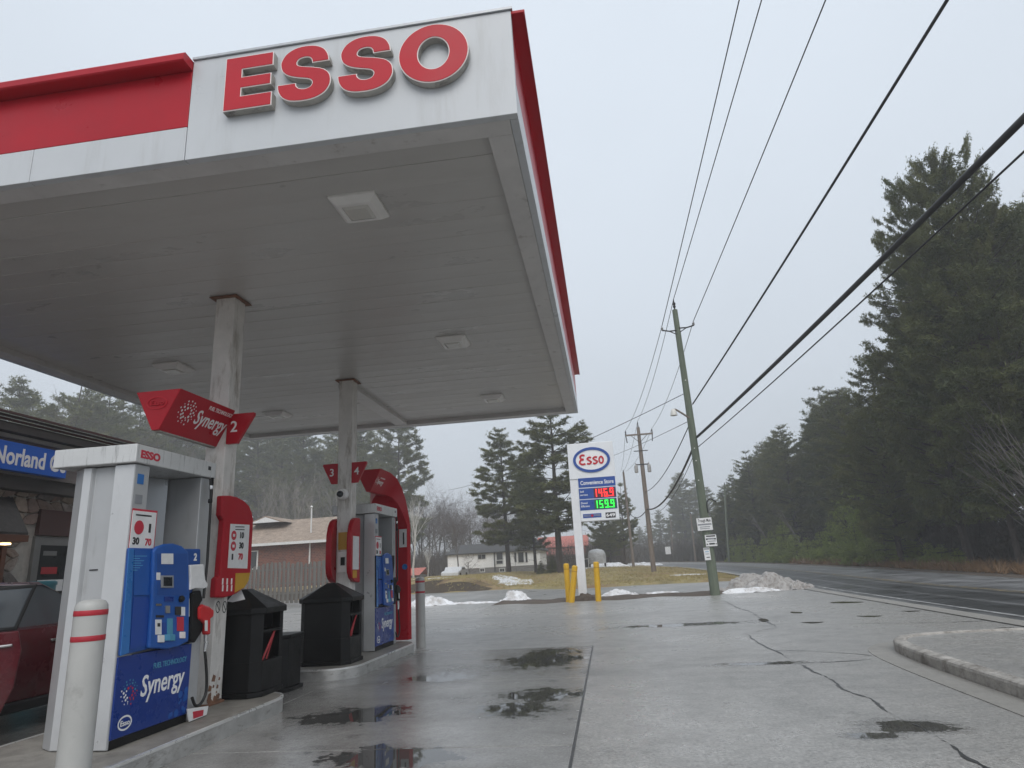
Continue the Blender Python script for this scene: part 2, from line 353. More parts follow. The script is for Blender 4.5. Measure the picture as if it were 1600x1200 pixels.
for j in range(ny):
    for i in range(nx): fs.append((j*(nx+1)+i, j*(nx+1)+i+1, (j+1)*(nx+1)+i+1, (j+1)*(nx+1)+i))
me = bpy.data.meshes.new('lawn'); me.from_pydata(vs, [], fs); me.shade_smooth(); lawn = struct(link('lawn', me, 'dead_grass'))
# steep faces of the bank are bare earth (by slope)
m = MATS['dead_grass']; nt = m.node_tree; N = nt.nodes; L = nt.links; b = N['Principled BSDF']
ge = N.new('ShaderNodeNewGeometry'); sz = N.new('ShaderNodeSeparateXYZ'); L.new(ge.outputs['True Normal'], sz.inputs[0])
mq = N.new('ShaderNodeMapRange'); mq.inputs['From Min'].default_value = .80; mq.inputs['From Max'].default_value = .93; mq.inputs['To Min'].default_value = 1; mq.inputs['To Max'].default_value = 0
L.new(sz.outputs[2], mq.inputs['Value']); mm = N.new('ShaderNodeMix'); mm.data_type = 'RGBA'; mm.inputs[7].default_value = (.06,.045,.03,1)
src = b.inputs['Base Color'].links[0].from_socket; L.new(src, mm.inputs[6]); L.new(mq.outputs[0], mm.inputs[0]); L.new(mm.outputs[2], b.inputs['Base Color'])
# ------------------------------------------------------------------ paved island on the right, cracks, puddles
pts = [(1760,1150), (1600,1094), (1480,1052), (1425,1031), (1401,1019), (1400,1012), (1420,1006.5), (1480,1001), (1600,996), (1800,990)]
P3 = [onZ(x, y) for x, y in pts]; path = smoothpath([(p.x, p.y, 0) for p in P3], 5)
ti = thing('traffic_island', 'paved traffic island with weathered concrete kerb beside the road entrance', 'traffic island', (4.5, 8.6, 0))
def ribbon(a, b_, za, zb, name, m, closed_box=None, parent=ti, bevel=0):
    A = offset(path, a); B = offset(path, b_); vs = []; fs = []
    for p, q in zip(A, B):
        vs += [(p.x, p.y, za), (q.x, q.y, zb), (q.x, q.y, closed_box if closed_box is not None else zb-.03), (p.x, p.y, closed_box if closed_box is not None else za-.03)]
    for i in range(len(A)-1):
        for k in range(4): fs.append((i*4+k, i*4+(k+1) % 4, (i+1)*4+(k+1) % 4, (i+1)*4+k))
    fs += [(0,1,2,3), tuple((len(A)-1)*4+k for k in range(4))]
    mb = MB(); mb.v = vs; mb.f = fs; return mb.build(name, m, parent, bevel=bevel)
ribbon(-.30, .02, .007, .006, 'gutter', 'gutter_concrete', -.02)
ribbon(0.0, .15, .125, .135, 'kerb', 'curb_concrete', -.02, bevel=.03)
ins = offset(path, .14); mb = MB()
poly = [(p.x, p.y) for p in ins]
mb.ex(poly, 'z', -.02, .11); mb.build('paving', 'asphalt', ti)
random.seed(5)
def crack(pxs, w0=.03, name='crack', m='crack', z=.004):
    P = [onZ(x, y) for x, y in pxs]; P = smoothpath(P, 14); vs = []; fs = []
    for i, p in enumerate(P):
        t = (P[min(i+1, len(P)-1)]-P[max(i-1, 0)]).normalized(); nrm = Vector((t.y, -t.x, 0)); q_ = Vector((p.x*1.7, p.y*1.7, 3.)); j = nrm*(.05*mnoise.noise(q_)+.02*mnoise.noise(q_*4))
        ww = w0*max(.06, .5+1.2*mnoise.noise(q_*1.3+Vector((9,0,0)))+.7*mnoise.noise(q_*7)); z_ = z
        vs += [tuple(p+j-nrm*ww)[:2]+(z_,), tuple(p+j+nrm*ww)[:2]+(z_,)]
    fs = [(2*i, 2*i+1, 2*i+3, 2*i+2) for i in range(len(P)-1)]
    me = bpy.data.meshes.new(name); me.from_pydata(vs, [], fs); return struct(link(name, me, m))
Z3 = lambda pts: [(1130+x/3, 800+y/3) for x, y in pts]
crack(Z3([(0,415),(60,445),(130,470),(180,500),(215,520),(255,542)]), .02)
crack(Z3([(100,570),(170,612),(330,700),(420,745),(500,790),(600,845),(700,885),(790,940),(880,990),(1000,1060),(1110,1115),(1200,1175),(1290,1225)]), .016)
crack(Z3([(255,542),(330,535),(500,527),(750,522),(1000,520),(1200,512),(1340,508)]), .015)
crack(Z3([(100,570),(160,560),(255,542)]), .011); crack(Z3([(250,650),(420,655),(600,665),(690,675)]), .011)
crack(Z3([(190,712),(320,712),(470,706),(690,690)]), .015)
def puddle(pxs, m, name='puddle', z=.005):
    P = [onZ(x, y) for x, y in pxs]; n = len(P); c = sum(P, Vector())/n
    pp = smoothpath([(p.x, p.y, z) for p in P+[P[0]]], 4)[:-1]
    mb = MB(); mb.v = [(p.x+random.uniform(-.012,.012), p.y+random.uniform(-.012,.012), z) for p in pp]; mb.f = [tuple(range(len(pp)))]
    me = bpy.data.meshes.new(name); me.from_pydata(mb.v, [], mb.f); return struct(link(name, me, m))
puddle(Z3([(500,424),(560,421),(660,422),(600,427),(520,428)]), 'puddle_mud'); puddle(Z3([(315,468),(370,470),(360,475),(325,474)]), 'puddle_mud')
puddle(Z3([(620,488),(745,487),(690,493)]), 'puddle_mud'); puddle(Z3([(1250,550),(1320,543),(1430,548),(1410,560),(1290,558)]), 'puddle_mud')
puddle(Z3([(160,505),(185,500),(215,508),(190,516)]), 'puddle_mud'); puddle(Z3([(360,518),(470,516),(420,523)]), 'puddle_mud')
puddle(Z3([(830,465),(925,463),(880,468)]), 'puddle_mud')
# ------------------------------------------------------------------ snow
def snow_pile(label, cx, cy, rx, ry, h, seed, m='snow', rot=0., base=None, name='snow_pile', rough=.35, group=None):
    n = 36; vs = []; fs = []; random.seed(seed); ca, sa = math.cos(rot), math.sin(rot)
    zf = base or (lambda x, y: th(y))
    for j in range(n+1):
        for i in range(n+1):
            u, v = 2*i/n-1, 2*j/n-1; d = math.hypot(u, v); q = Vector((u*2.1+seed, v*2.1, seed*.7))
            e = 1-d+.45*mnoise.noise(q)+.22*mnoise.noise(q*2.7)
            z = h*(ss(e*1.15)*(1+rough*mnoise.noise(q*2)) + rough*.35*mnoise.noise(q*5.5)*(1 if e > .1 else 0)) if e > 0 else -.06
            x, y = u*rx*1.35, v*ry*1.35; X, Y = cx+x*ca-y*sa, cy+x*sa+y*ca
            vs.append((X, Y, zf(X, Y)+z))
    for j in range(n):
        for i in range(n): fs.append((j*(n+1)+i, j*(n+1)+i+1, (j+1)*(n+1)+i+1, (j+1)*(n+1)+i))
    mb = MB(); mb.v = vs; mb.f = fs; o = mb.build(name, m, smooth='all', recalc=False); return tag(o, label, 'snow', group)
def sp(px, py): p = onZ(px, py); return p.x, p.y
snow_pile('large dirty gravel-crusted snow bank beside the leaning green utility pole', 5.55, 26.0, 1.2, .75, .52, 3, 'dirty_snow', rot=.1)
snow_pile('low slab of ploughed white snow in front of the dirty snow bank', 4.9, 24.95, .95, .18, .14, 8, 'snow', rot=.22)
snow_pile('lump of dirty snow at the roadside end of the dirty snow bank', 6.55, 25.5, .35, .28, .26, 12, 'dirty_snow')
snow_pile('rounded white snow heap behind the stripe-topped grey bollard', -7.2, 26.6, .85, .32, .30, 21, 'snow')
snow_pile('small peaked snow heap on the kerb line facing the white bungalow', -3.75, 26.7, .5, .28, .36, 25, 'snow')
snow_pile('thin ridge of snow between two snow heaps along the kerb line', -5.5, 26.4, .9, .12, .07, 31, 'snow')
snow_pile('low snow heap beside the base of the price sign', .35, 26.2, .6, .22, .24, 35, 'snow')
snow_pile('thin ragged strip of snow between price sign and green pole', 1.9, 26.4, .6, .1, .09, 39, 'snow')
snow_pile('broad sheet of snow lying on the lawn slope before the white bungalow', -6.4, 45.0, 1.0, 3.6, .05, 42, 'snow', rot=.15, base=lawn_z, rough=.1, name='snow_patch')
snow_pile('thin snow strip along the crest of the earth bank', -14.5, 45, 4, .7, .07, 45, 'snow', base=lawn_z, rough=.1, name='snow_patch')
snow_pile('small snow patch on the grass point by the road bend', 4.6, 42, .9, .6, .05, 49, 'snow', base=lawn_z, rough=.1, name='snow_patch')
snow_pile('melting snow heap behind the mound near the tarp-covered trailer', -.6, 68, 2.6, 1.6, .5, 52, 'snow', base=lawn_z)
snow_pile('melting snow patch far along the road verge', 4.0, 88, 2.0, 2.4, .35, 55, 'snow', base=lambda x, y: th(y))
# dirt verge on which the sign and the yellow posts stand
mb = MB(); n = 40
vs = [(-4.4+8.6*i/n, 25.6+.5*math.sin(i*.5)-1.3+2.6*j/6, 0) for j in range(7) for i in range(n+1)]
mb.v = [(x, y, th(y)+ (.05+.05*mnoise.noise((x, y*2, 1)) if 0 < (k//(n+1)) < 6 and 0 < k % (n+1) < n else -.02)) for k, (x, y, _) in enumerate(vs)]
mb.f = [(j*(n+1)+i, j*(n+1)+i+1, (j+1)*(n+1)+i+1, (j+1)*(n+1)+i) for j in range(6) for i in range(n)]
me = bpy.data.meshes.new('verge'); me.from_pydata(mb.v, [], mb.f); me.shade_smooth(); struct(link('verge', me, 'dirt'))

# tufts of dead grass standing on the lawn
# ------------------------------------------------------------------ station materials
WHITE = (.78,.79,.80)
mat('fascia_white', (.57,.595,.62), .35, var=.03, scale=1.5, dirt=((.36,.36,.35), .38, 5, .52, (1,1,.12)))
mat('fascia_red', (.42,.008,.020), .36, var=.08, scale=2, spec=.28)
mat('letter_red', (.50,.014,.028), .4, var=.06, scale=3, spec=.3)
mat('letter_return', (.40,.385,.355), .5, var=.2, scale=6, dirt=((.05,.04,.03), .9, 8, .52))
mat('letter_trim', (.85,.78,.76), .35, var=.05)
mat('soffit_white', (.53,.52,.50), .34, var=.05, scale=1.1, bump=.05, bscale=3, dirt=((.38,.36,.34), .15, 1.2, .45, (1,2.5,1)), stretch=(.6,1.2,1))
mat('trim_white', (.62,.61,.60), .45, var=.10, scale=2, dirt=((.16,.12,.09), .7, 7, .58))
mat('lamp_housing', (.82,.81,.79), .4, var=.06)
mat('lamp_lens', (.62,.61,.57), .2, var=.05)
mat('column_paint', (.70,.68,.65), .5, var=.14, scale=2.5, dirt=((.17,.13,.08), .75, 5, .50, (1.6,1.6,.35)), bump=.15, bscale=40)
mat('rust', (.20,.10,.06), .85, var=.4, scale=12, bump=.6, bscale=40)
mat('island_concrete', (.25,.235,.21), .6, var=.25, scale=4, bump=.5, bscale=60, dirt=((.10,.09,.08), .7, 3, .5))
mat('island_steel', (.50,.50,.49), .42, .55, var=.2, scale=5, dirt=((.12,.10,.08), .8, 6, .54, (1,1,3)))
mat('steel_edge', (.74,.74,.73), .3, .45, var=.1)
mat('pump_grey', (.47,.48,.49), .42, .35, var=.05, scale=4, dirt=((.2,.19,.17), .45, 7, .58, (1.5,1.5,.25)))
mat('pump_rib', (.60,.61,.62), .36, .35, var=.05, scale=4, dirt=((.25,.24,.22), .4, 7, .6, (1.5,1.5,.25)))
mat('pump_header', (.62,.63,.63), .4, .2, var=.06, scale=3, dirt=((.10,.10,.095), .8, 9, .54, (3,3,.35)))
mat('pump_inner', (.42,.44,.46), .3, .5, var=.06, scale=2)
mat('pump_blue', (.012,.09,.36), .38, var=.08, scale=4)
mat('pump_blue_dark', (.006,.035,.22), .3, var=.08, scale=4)
mat('console_blue', (.010,.07,.29), .4, var=.06, scale=4)
mat('strip_blue', (.03,.16,.45), .3, var=.06)
mat('print_white', (.80,.80,.80), .4, var=.03)
mat('print_blue', (.012,.06,.30), .4, var=.03)
mat('print_lightblue', (.10,.36,.60), .4, var=.1)
mat('print_cyan', (.07,.28,.42), .4, var=.1)
mat('print_red', (.50,.025,.05), .4, var=.05)
mat('print_black', (.02,.02,.022), .4, var=.1)
mat('print_grey', (.25,.26,.28), .5, var=.1)
mat('paper', (.72,.72,.72), .7, var=.08, scale=12)
mat('yellow_label', (.55,.30,.02), .45, var=.1)
mat('black_plastic', (.0055,.0055,.006), .45, var=.25, scale=6, dirt=((.03,.03,.029), .3, 5, .55), bump=.25, bscale=90, spec=.28)
mat('black_rubber', (.012,.012,.012), .5, var=.2)
mat('chrome', (.62,.62,.62), .25, 1., var=.1)
mat('squeegee_red', (.40,.02,.03), .4, var=.1)
mat('nozzle_red', (.55,.015,.02), .3, var=.05)
mat('screen_dark', (.02,.024,.03), .12, var=.1)
mat('bollard_grey', (.42,.42,.405), .45, var=.05, scale=5, dirt=((.14,.13,.12), .55, 7, .58))
mat('bollard_yellow', (.62,.36,.01), .45, var=.1, scale=5, dirt=((.2,.12,.03), .5, 6, .58))
mat('stripe_red', (.42,.02,.035), .4, var=.1)
# ------------------------------------------------------------------ canopy
CX0, CX1, CY0, CY1, CZ0, CZ1 = -7.70, -.345, 3.83, 13.30, 4.27, 5.15
ZR = 4.56
can = thing('fuel_station_canopy', 'white and red fuel station canopy with raised red ESSO letters', 'canopy', (-4.03, 8.5, 0))
def part(name, m, bev, *boxes, parent=None, org=None):
    mb = MB()
    for b_ in boxes: mb.box(*b_)
    return mb.build(name, m, parent, bevel=bev)
part('fascia_panel', 'fascia_white', .004, (-2.822, CX1, CY0, CY0+.06, CZ0, CZ1), parent=can)
xs = [-7.70, -6.2, -4.1, -2.826]
for i in range(3):
    part('fascia_panel', 'fascia_white', .004, (xs[i]+.002, xs[i+1]-.002, CY0, CY0+.06, CZ0, ZR-.003), parent=can)
part('red_band', 'fascia_red', .004, (CX0, -2.826, CY0, CY0+.06, ZR, 5.06), parent=can)
MB().ex([(3.725,5.065),(3.715,5.075),(3.715,5.125),(3.73,5.145),(3.93,5.145),(3.93,5.065)], 'x', CX0-.1, -2.826).build('red_flange', 'fascia_red', can)
mat('cap_grey', (.46,.48,.50), .4, .3, var=.08); MB().ex([(3.815,5.152),(3.815,5.172),(3.93,5.172),(3.93,5.152)], 'x', -2.824, CX1+.012).build('cap_trim', 'cap_grey', can)
ys = [3.893, 6.9, 9.9, 13.30]
for i in range(3):
    part('fascia_panel', 'fascia_white', .004, (CX1-.06, CX1, ys[i]+.002, ys[i+1]-.002, CZ0, ZR-.003), parent=can)
    part('fascia_panel', 'fascia_white', .004, (CX0, CX0+.06, ys[i]+.002, ys[i+1]-.002, CZ0, ZR-.003), parent=can)
part('red_band', 'fascia_red', .003, (CX1-.06, CX1-.004, 3.893, CY1, ZR, 5.06), parent=can)
part('red_band', 'fascia_red', .003, (CX0+.004, CX0+.06, 3.893, CY1, ZR, 5.06), parent=can)
part('red_flange', 'fascia_red', .004, (CX1-.06, CX1+.10, 3.835, CY1+.09, 5.122, 5.148), parent=can)
part('flange_lip', 'fascia_red', .002, (CX1+.094, CX1+.0995, 3.836, CY1+.089, 5.105, 5.1215), parent=can)
part('red_flange', 'fascia_red', .01, (CX0-.092, CX0+.06, 3.94, CY1+.09, 5.065, 5.148), parent=can)
part('fascia_panel', 'fascia_white', .004, (CX0+.062, CX1-.062, CY1-.06, CY1, CZ0, ZR-.003), parent=can)
part('red_band', 'fascia_red', .004, (CX0+.062, CX1-.062, CY1-.06, CY1, ZR, 5.06), parent=can)
part('roof_deck', 'trim_white', 0, (CX0+.07, CX1-.07, CY0+.07, CY1-.07, 4.95, 5.04), parent=can)
# soffit: perimeter trim with mitred look, recessed planks, beam
SW = .225
part('soffit_trim', 'trim_white', .006, (CX0+.062, CX1-.062, CY0+.062, CY0+SW, CZ0+.003, 4.40), parent=can)
part('soffit_trim', 'trim_white', .006, (CX0+.062, CX1-.062, CY1-SW, CY1-.062, CZ0+.003, 4.40), parent=can)
part('soffit_trim', 'trim_white', .006, (CX1-SW-.02, CX1-.062, CY0+SW+.002, CY1-SW-.002, CZ0+.005, 4.40), parent=can)
part('soffit_trim', 'trim_white', .006, (CX0+.062, CX0+SW+.02, CY0+SW+.002, CY1-SW-.002, CZ0+.005, 4.40), parent=can)
part('soffit_beam', 'trim_white', .006, (-4.19, -3.93, 10.02, CY1-SW-.004, CZ0+.012, 4.40), parent=can)
ya, yb = CY0+SW+.004, CY1-SW-.004; npl = 30; pw = (yb-ya)/npl; random.seed(2)
pm_ = MB(); g = .006
pm_.ex([(0, .003), (g, 0), (pw*.5, .0015), (pw-g, 0), (pw, .003), (pw, .03), (0, .03)], 'x', -(CX1-CX0-2*SW-.05)/2, (CX1-CX0-2*SW-.05)/2)
pme = None
for i in range(npl):
    if pme is None:
        o = pm_.build('soffit_plank', 'soffit_white', can); pme = o.data
        pme.transform(Matrix.Translation(ORG[can.name]))       # back to plank-local coordinates
    else: o = link('soffit_plank', pme, None, can)
    o.location = Vector((-4.0225, ya+i*pw, 4.348+random.uniform(-.002, .002)))-ORG[can.name]; o.rotation_euler = (random.uniform(-.004,.004), 0, 0)
# columns
def column(x0, x1, y0, y1):
    c = part('column', 'column_paint', .008, (x0, x1, y0, y1, .15, 4.345), parent=can)
    mb = MB().box(x0-.05, x1+.05, y0-.06, y1+.05, 4.331, 4.343)
    mb.build('cap_plate', 'rust', c, bevel=.004)
    mb = MB().box(x0-.02, x1+.02, y0-.02, y1+.02, .148, .168); mb.build('base_plate', 'rust', c, bevel=.004)
    return c
c1 = column(-4.09, -3.865, 6.30, 6.52); c2 = column(-4.075, -3.85, 9.78, 9.995)
random.seed(9); mb = MB()
for i in range(26):        # peeled rust flakes around the foot of the near column
    a = random.random(); z = .17+random.random()**2*.22; y = 6.3+.22*a; s_ = random.uniform(.01, .035)
    mb.ex([(y-s_, z-s_*.7), (y+s_*.6, z-s_), (y+s_, z+s_*.4), (y-s_*.3, z+s_)], 'x', -3.866, -3.8635+random.random()*.002)
mb.build('rust_patch', 'rust', c1)['kind'] = 'stuff'
# ESSO letters on the fascia
def ribbon2(pts, wid):
    P = [Vector((a, b_, 0)) for a, b_ in pts]; l = []; r_ = []
    for i, p in enumerate(P):
        t = (P[min(i+1, len(P)-1)]-P[max(i-1, 0)]).normalized(); n_ = Vector((-t.y, t.x, 0)); w_ = wid[i]/2
        l.append(p+n_*w_); r_.append(p-n_*w_)
    return l, r_
def letter_S(x0, x1, z0, z1):
    W, H = x1-x0, z1-z0; tb = .235; 
    c = [(.90,.70),(.875,.80),(.74,.875),(.52,.893),(.30,.865),(.17,.765),(.165,.665),(.26,.58),(.48,.525),(.69,.46),(.82,.375),(.83,.25),(.71,.145),(.50,.107),(.27,.125),(.12,.20),(.09,.32)]
    cp = smoothpath([(a*W, b_*H, 0) for a, b_ in c], 5); n_ = len(cp)
    wd = []
    for i, p in enumerate(cp):
        t = (cp[min(i+1, n_-1)]-cp[max(i-1, 0)]).normalized(); wd.append((.215*abs(t.x)+.29*abs(t.y))*H)
    l, r_ = ribbon2([(p.x, p.y) for p in cp], wd)
    return [(x0+p.x, z0+p.y) for p in l], [(x0+p.x, z0+p.y) for p in r_]
def quad_strip(A, B, y0, y1):
    mb = MB(); n_ = len(A)
    for p, q in zip(A, B): mb.v += [(p[0], y0, p[1]), (q[0], y0, q[1]), (q[0], y1, q[1]), (p[0], y1, p[1])]
    for i in range(n_-1):
        for k in range(4): mb.f.append((i*4+k, i*4+(k+1) % 4, (i+1)*4+(k+1) % 4, (i+1)*4+k))
    mb.f += [(0,1,2,3), tuple((n_-1)*4+k for k in range(4))]
    return mb
def ring_strip(cx, cz, ro, ri, y0, y1, n_=48):
    A = ring2(cx, cz, *ro, n_); B = ring2(cx, cz, *ri, n_); A.append(A[0]); B.append(B[0]); mb = quad_strip(A, B, y0, y1); mb.f = mb.f[:-2]; return mb
def shrink(l, r_, d):
    A, B = [], []
    for p, q in zip(l, r_):
        u = Vector((q[0]-p[0], q[1]-p[1])); k = d/u.length; A.append((p[0]+u.x*k, p[1]+u.y*k)); B.append((q[0]-u.x*k, q[1]-u.y*k))
    return A, B
LY0, LY1 = CY0-.058, CY0-.004
def s_poly(x0, x1, z0, z1):
    a1 = [(.95,.665),(.93,.78),(.85,.90),(.70,.975),(.50,1.),(.30,.975),(.14,.89),(.06,.77),(.05,.68),(.09,.57),(.20,.485),(.36,.43),(.55,.385),(.62,.35),(.645,.30),(.61,.24),(.52,.215),(.42,.23),(.36,.28),(.345,.34)]
    a2 = [(.0,.34),(.02,.22),(.10,.10),(.25,.025),(.48,0),(.70,.02),(.88,.10),(.97,.22),(.985,.33),(.95,.44),(.84,.53),(.66,.585),(.47,.625),(.38,.655),(.355,.70),(.39,.76),(.48,.785),(.57,.775),(.62,.73),(.635,.665)]
    q = [p for a in (a1, a2) for p in smoothpath([(u, v, 0) for u, v in a], 3)]
    return [(x0+p.x*(x1-x0), z0+p.y*(z1-z0)) for p in q]
def inset(P, d):
    n = len(P); ar = sum(P[i][0]*P[(i+1) % n][1]-P[(i+1) % n][0]*P[i][1] for i in range(n)); sg_ = 1 if ar > 0 else -1; o = []
    for i in range(n):
        a, b_, c = Vector(P[i-1]), Vector(P[i]), Vector(P[(i+1) % n]); t1 = (b_-a).normalized(); t2 = (c-b_).normalized()
        n1 = Vector((-t1.y, t1.x))*sg_; n2 = Vector((-t2.y, t2.x))*sg_; m_ = n1+n2; m_ = m_/max(.6, m_.length_squared/2); o.append(tuple(b_+m_*d))
    return o
def e_poly(x0, x1, z0, z1, d=0.):
    W, H = x1-x0, z1-z0; s = .36*W+d*0; b_ = .25*H; mz = (z0+z1)/2
    return [(x0+d,z0+d),(x1-d,z0+d),(x1-d,z0+b_-d),(x0+s-d,z0+b_-d),(x0+s-d,mz-.105*H+d),(x1-.03*W-d,mz-.105*H+d),(x1-.03*W-d,mz+.105*H-d),(x0+s-d,mz+.105*H-d),(x0+s-d,z1-b_+d),(x1-d,z1-b_+d),(x1-d,z1-d),(x0+d,z1-d)]
ZL0, ZL1 = 4.585, 5.055
k = .983                                  # letters stand 7 cm nearer than the wall they were measured on
E0 = (-2.55*k, -2.165*k)
o = MB().ex(e_poly(*E0, ZL0, ZL1), 'y', LY0, LY1).build('letter_E', 'letter_return', can)
MB().ex(e_poly(*E0, ZL0, ZL1, .0), 'y', LY0-.006, LY0-.0015).build('trim_cap', 'letter_trim', o); MB().ex(e_poly(*E0, ZL0, ZL1, .007), 'y', LY0-.010, LY0-.0065).build('face', 'letter_red', o)
for x0, x1 in ((-2.125*k, -1.70*k), (-1.655*k, -1.225*k)):
    S_ = s_poly(x0, x1, ZL0-.006, ZL1+.006)
    o = MB().ex(S_, 'y', LY0, LY1).build('letter_S', 'letter_return', can, smooth=True)
    MB().ex(S_, 'y', LY0-.006, LY0-.0015).build('trim_cap', 'letter_trim', o); MB().ex(inset(S_, .007), 'y', LY0-.010, LY0-.0065).build('face', 'letter_red', o)
cx, cz = -.928*k, (ZL0+ZL1)/2; ro = (.262*k, .25); ri = (.115*k, .135)
o = ring_strip(cx, cz, ro, ri, LY0, LY1).build('letter_O', 'letter_return', can, smooth=True)
ring_strip(cx, cz, ro, ri, LY0-.006, LY0-.0015).build('trim_cap', 'letter_trim', o, smooth=True)
ring_strip(cx, cz, (ro[0]-.007, ro[1]-.007), (ri[0]+.007, ri[1]+.007), LY0-.010, LY0-.0065).build('face', 'letter_red', o, smooth=True)
# lights under the canopy
def lamp(x, y, label):
    t = thing('canopy_light', label, 'light', (x, y, 4.35), 'square light fittings under the canopy')
    a, b_ = .205, .15
    mb = MB(); z0, z1, z2 = 4.346, 4.325, 4.275
    def fr(h, z): return [(x-h, y-h, z), (x+h, y-h, z), (x+h, y+h, z), (x-h, y+h, z)]
    mb.add(fr(a, z0)+fr(a, z1)+fr(b_, z2)+fr(.115, z2), [(i, (i+1) % 4, 4+(i+1) % 4, 4+i) for i in range(4)]+[(4+i, 4+(i+1) % 4, 8+(i+1) % 4, 8+i) for i in range(4)]+[(8+i, 8+(i+1) % 4, 12+(i+1) % 4, 12+i) for i in range(4)])
    mb.build('housing', 'lamp_housing', t, bevel=.006)
    mb = MB(); mb.add(fr(.1145, 4.277)+fr(.085, 4.262), [(i, (i+1) % 4, 4+(i+1) % 4, 4+i) for i in range(4)]+[(4,5,6,7)]); mb.build('lens', 'lamp_lens', t)
    return t
lamp(-1.86, 4.83, 'square white canopy light just behind the ESSO fascia, largest of the fittings')
lamp(-1.86, 8.43, 'square white canopy light midway along the road side of the soffit')
lamp(-1.86, 11.68, 'square white canopy light near the far road-side corner of the soffit')
lamp(-6.02, 8.36, 'square white canopy light above the red sign numbered 2, on the store side')
lamp(-6.02, 11.5, 'square white canopy light at the far end of the store side of the soffit')
# ------------------------------------------------------------------ pump islands
def island(y0, y1, label):
    t = thing('pump_island', label, 'pump island', (-4.0, (y0+y1)/2, 0), 'raised pump islands under the canopy')
    x0, x1, r_ = -4.72, -3.32, .42
    def outl(d):
        p = []
        for cx_, cy_, a in ((x1-r_, y0+r_, -90), (x1-r_, y1-r_, 0), (x0+r_, y1-r_, 90), (x0+r_, y0+r_, 180)):
            for i in range(9): t_ = R(a+i*11.25); p.append((cx_+(r_+d)*math.cos(t_), cy_+(r_+d)*math.sin(t_)))
        return p
    MB().ex(outl(0), 'z', -.02, .148).build('body', 'island_concrete', t, smooth=True)
    def band(d0, d1, z0, z1):
        A, B = outl(d0), outl(d1); n_ = len(A); mb = MB()
        for (a, b_) in zip(A, B): mb.v += [(a[0], a[1], z0), (b_[0], b_[1], z0), (b_[0], b_[1], z1), (a[0], a[1], z1)]
        for i in range(n_):
            for k_ in range(4): mb.f.append((i*4+k_, i*4+(k_+1) % 4, ((i+1) % n_)*4+(k_+1) % 4, ((i+1) % n_)*4+k_))
        return mb
    band(.001, .012, -.015, .132).build('steel_skirt', 'island_steel', t, smooth=True)
    band(-.012, .017, .133, .153).build('steel_edge', 'steel_edge', t, smooth=True)
    return t
island(4.02, 7.0, 'concrete pump island with steel edging under the near dispenser marked 2')
island(8.48, 11.6, 'concrete pump island with steel edging under the far dispenser and red arch')
# ------------------------------------------------------------------ fuel dispensers
ZP = lambda pts: [(160+x/5.4545, 820+y/5.4545) for x, y in pts]      # enlarged-crop pixels -> photo pixels
def polyX(pxs, X): return [(onX(x, y, X).y, onX(x, y, X).z) for x, y in pxs]
def synergy(parent, org, xd, yd, s, m='print_white', m2='print_cyan', ext=.0015):
    org = Vector(org); xd = Vector(xd).normalized(); yd = Vector(yd).normalized()
    text('lettering', 'Synergy', s, org, xd, yd, m, parent, ext=ext, off=.012*s, shear=.12, fitw=s*2.55)
    text('lettering', 'FUEL TECHNOLOGY', s*.27, org+xd*s*.62+yd*s*.86, xd, yd, m2, parent, ext=ext, off=.004*s, fitw=s*2.0)
def burst(parent, c, xd, yd, rad, ms, seed=3, ext=.0015, n=26):
    random.seed(seed); xd = Vector(xd).normalized(); yd = Vector(yd).normalized(); zd = xd.cross(yd); mbs = [MB() for _ in ms]
    for ringi, (rr, cnt, s_) in enumerate(((.42, 9, .085), (.66, 13, .075), (.9, 15, .055))):
        for i in range(cnt):
            a = 2*math.pi*i/cnt+ringi*.2; r2 = rr*rad*random.uniform(.9, 1.1); p = Vector(c)+xd*r2*math.cos(a)+yd*r2*math.sin(a); q = s_*rad*random.uniform(.8, 1.5)
            k_ = 0 if len(ms) == 1 else (0 if math.cos(a) < -.1 and math.sin(a) < .4 else (1 if ringi == 0 or math.sin(a) < .1 else 2))
            mbs[k_].add([p+xd*q*math.cos(t)+yd*q*math.sin(t)+zd*ext for t in (j*math.pi/3 for j in range(6))], [tuple(range(6))])
    for mb, m_ in zip(mbs, ms):
        if mb.v: mb.build('burst_logo', m_, parent, recalc=False)['kind'] = 'stuff'
def esso_oval(parent, c, xd, yd, rx, ry, ring_m, face_m, txt_m, ext=.0015, rel=.15):
    c = Vector(c); xd = Vector(xd).normalized(); yd = Vector(yd).normalized(); zd = xd.cross(yd); n_ = 40
    def el(a, b_, z): return [c+xd*a*math.cos(2*math.pi*i/n_)+yd*b_*math.sin(2*math.pi*i/n_)+zd*z for i in range(n_)]
    mb = MB(); A, B = el(rx, ry, ext), el(rx*(1-rel), ry-rx*rel, ext); mb.add(A+B, [(i, (i+1) % n_, n_+(i+1) % n_, n_+i) for i in range(n_)]); o = mb.build('oval_ring', ring_m, parent, recalc=False)
    if face_m: mb = MB(); mb.add(el(rx*(1-rel)*1.01, (ry-rx*rel)*1.01, ext*.6), [tuple(range(n_))]); mb.build('oval_face', face_m, parent, recalc=False)
    text('lettering', 'Esso', ry*.98, c-xd*rx*.66-yd*ry*.33+zd*ext*1.4, xd, yd, txt_m, parent, ext=ext*.4, off=ry*.022, fitw=rx*1.32)
UPV = Vector((0, 0, 1)); YV = Vector((0, 1, 0)); XV = Vector((1, 0, 0))
FX = -3.60           # plane of the console face
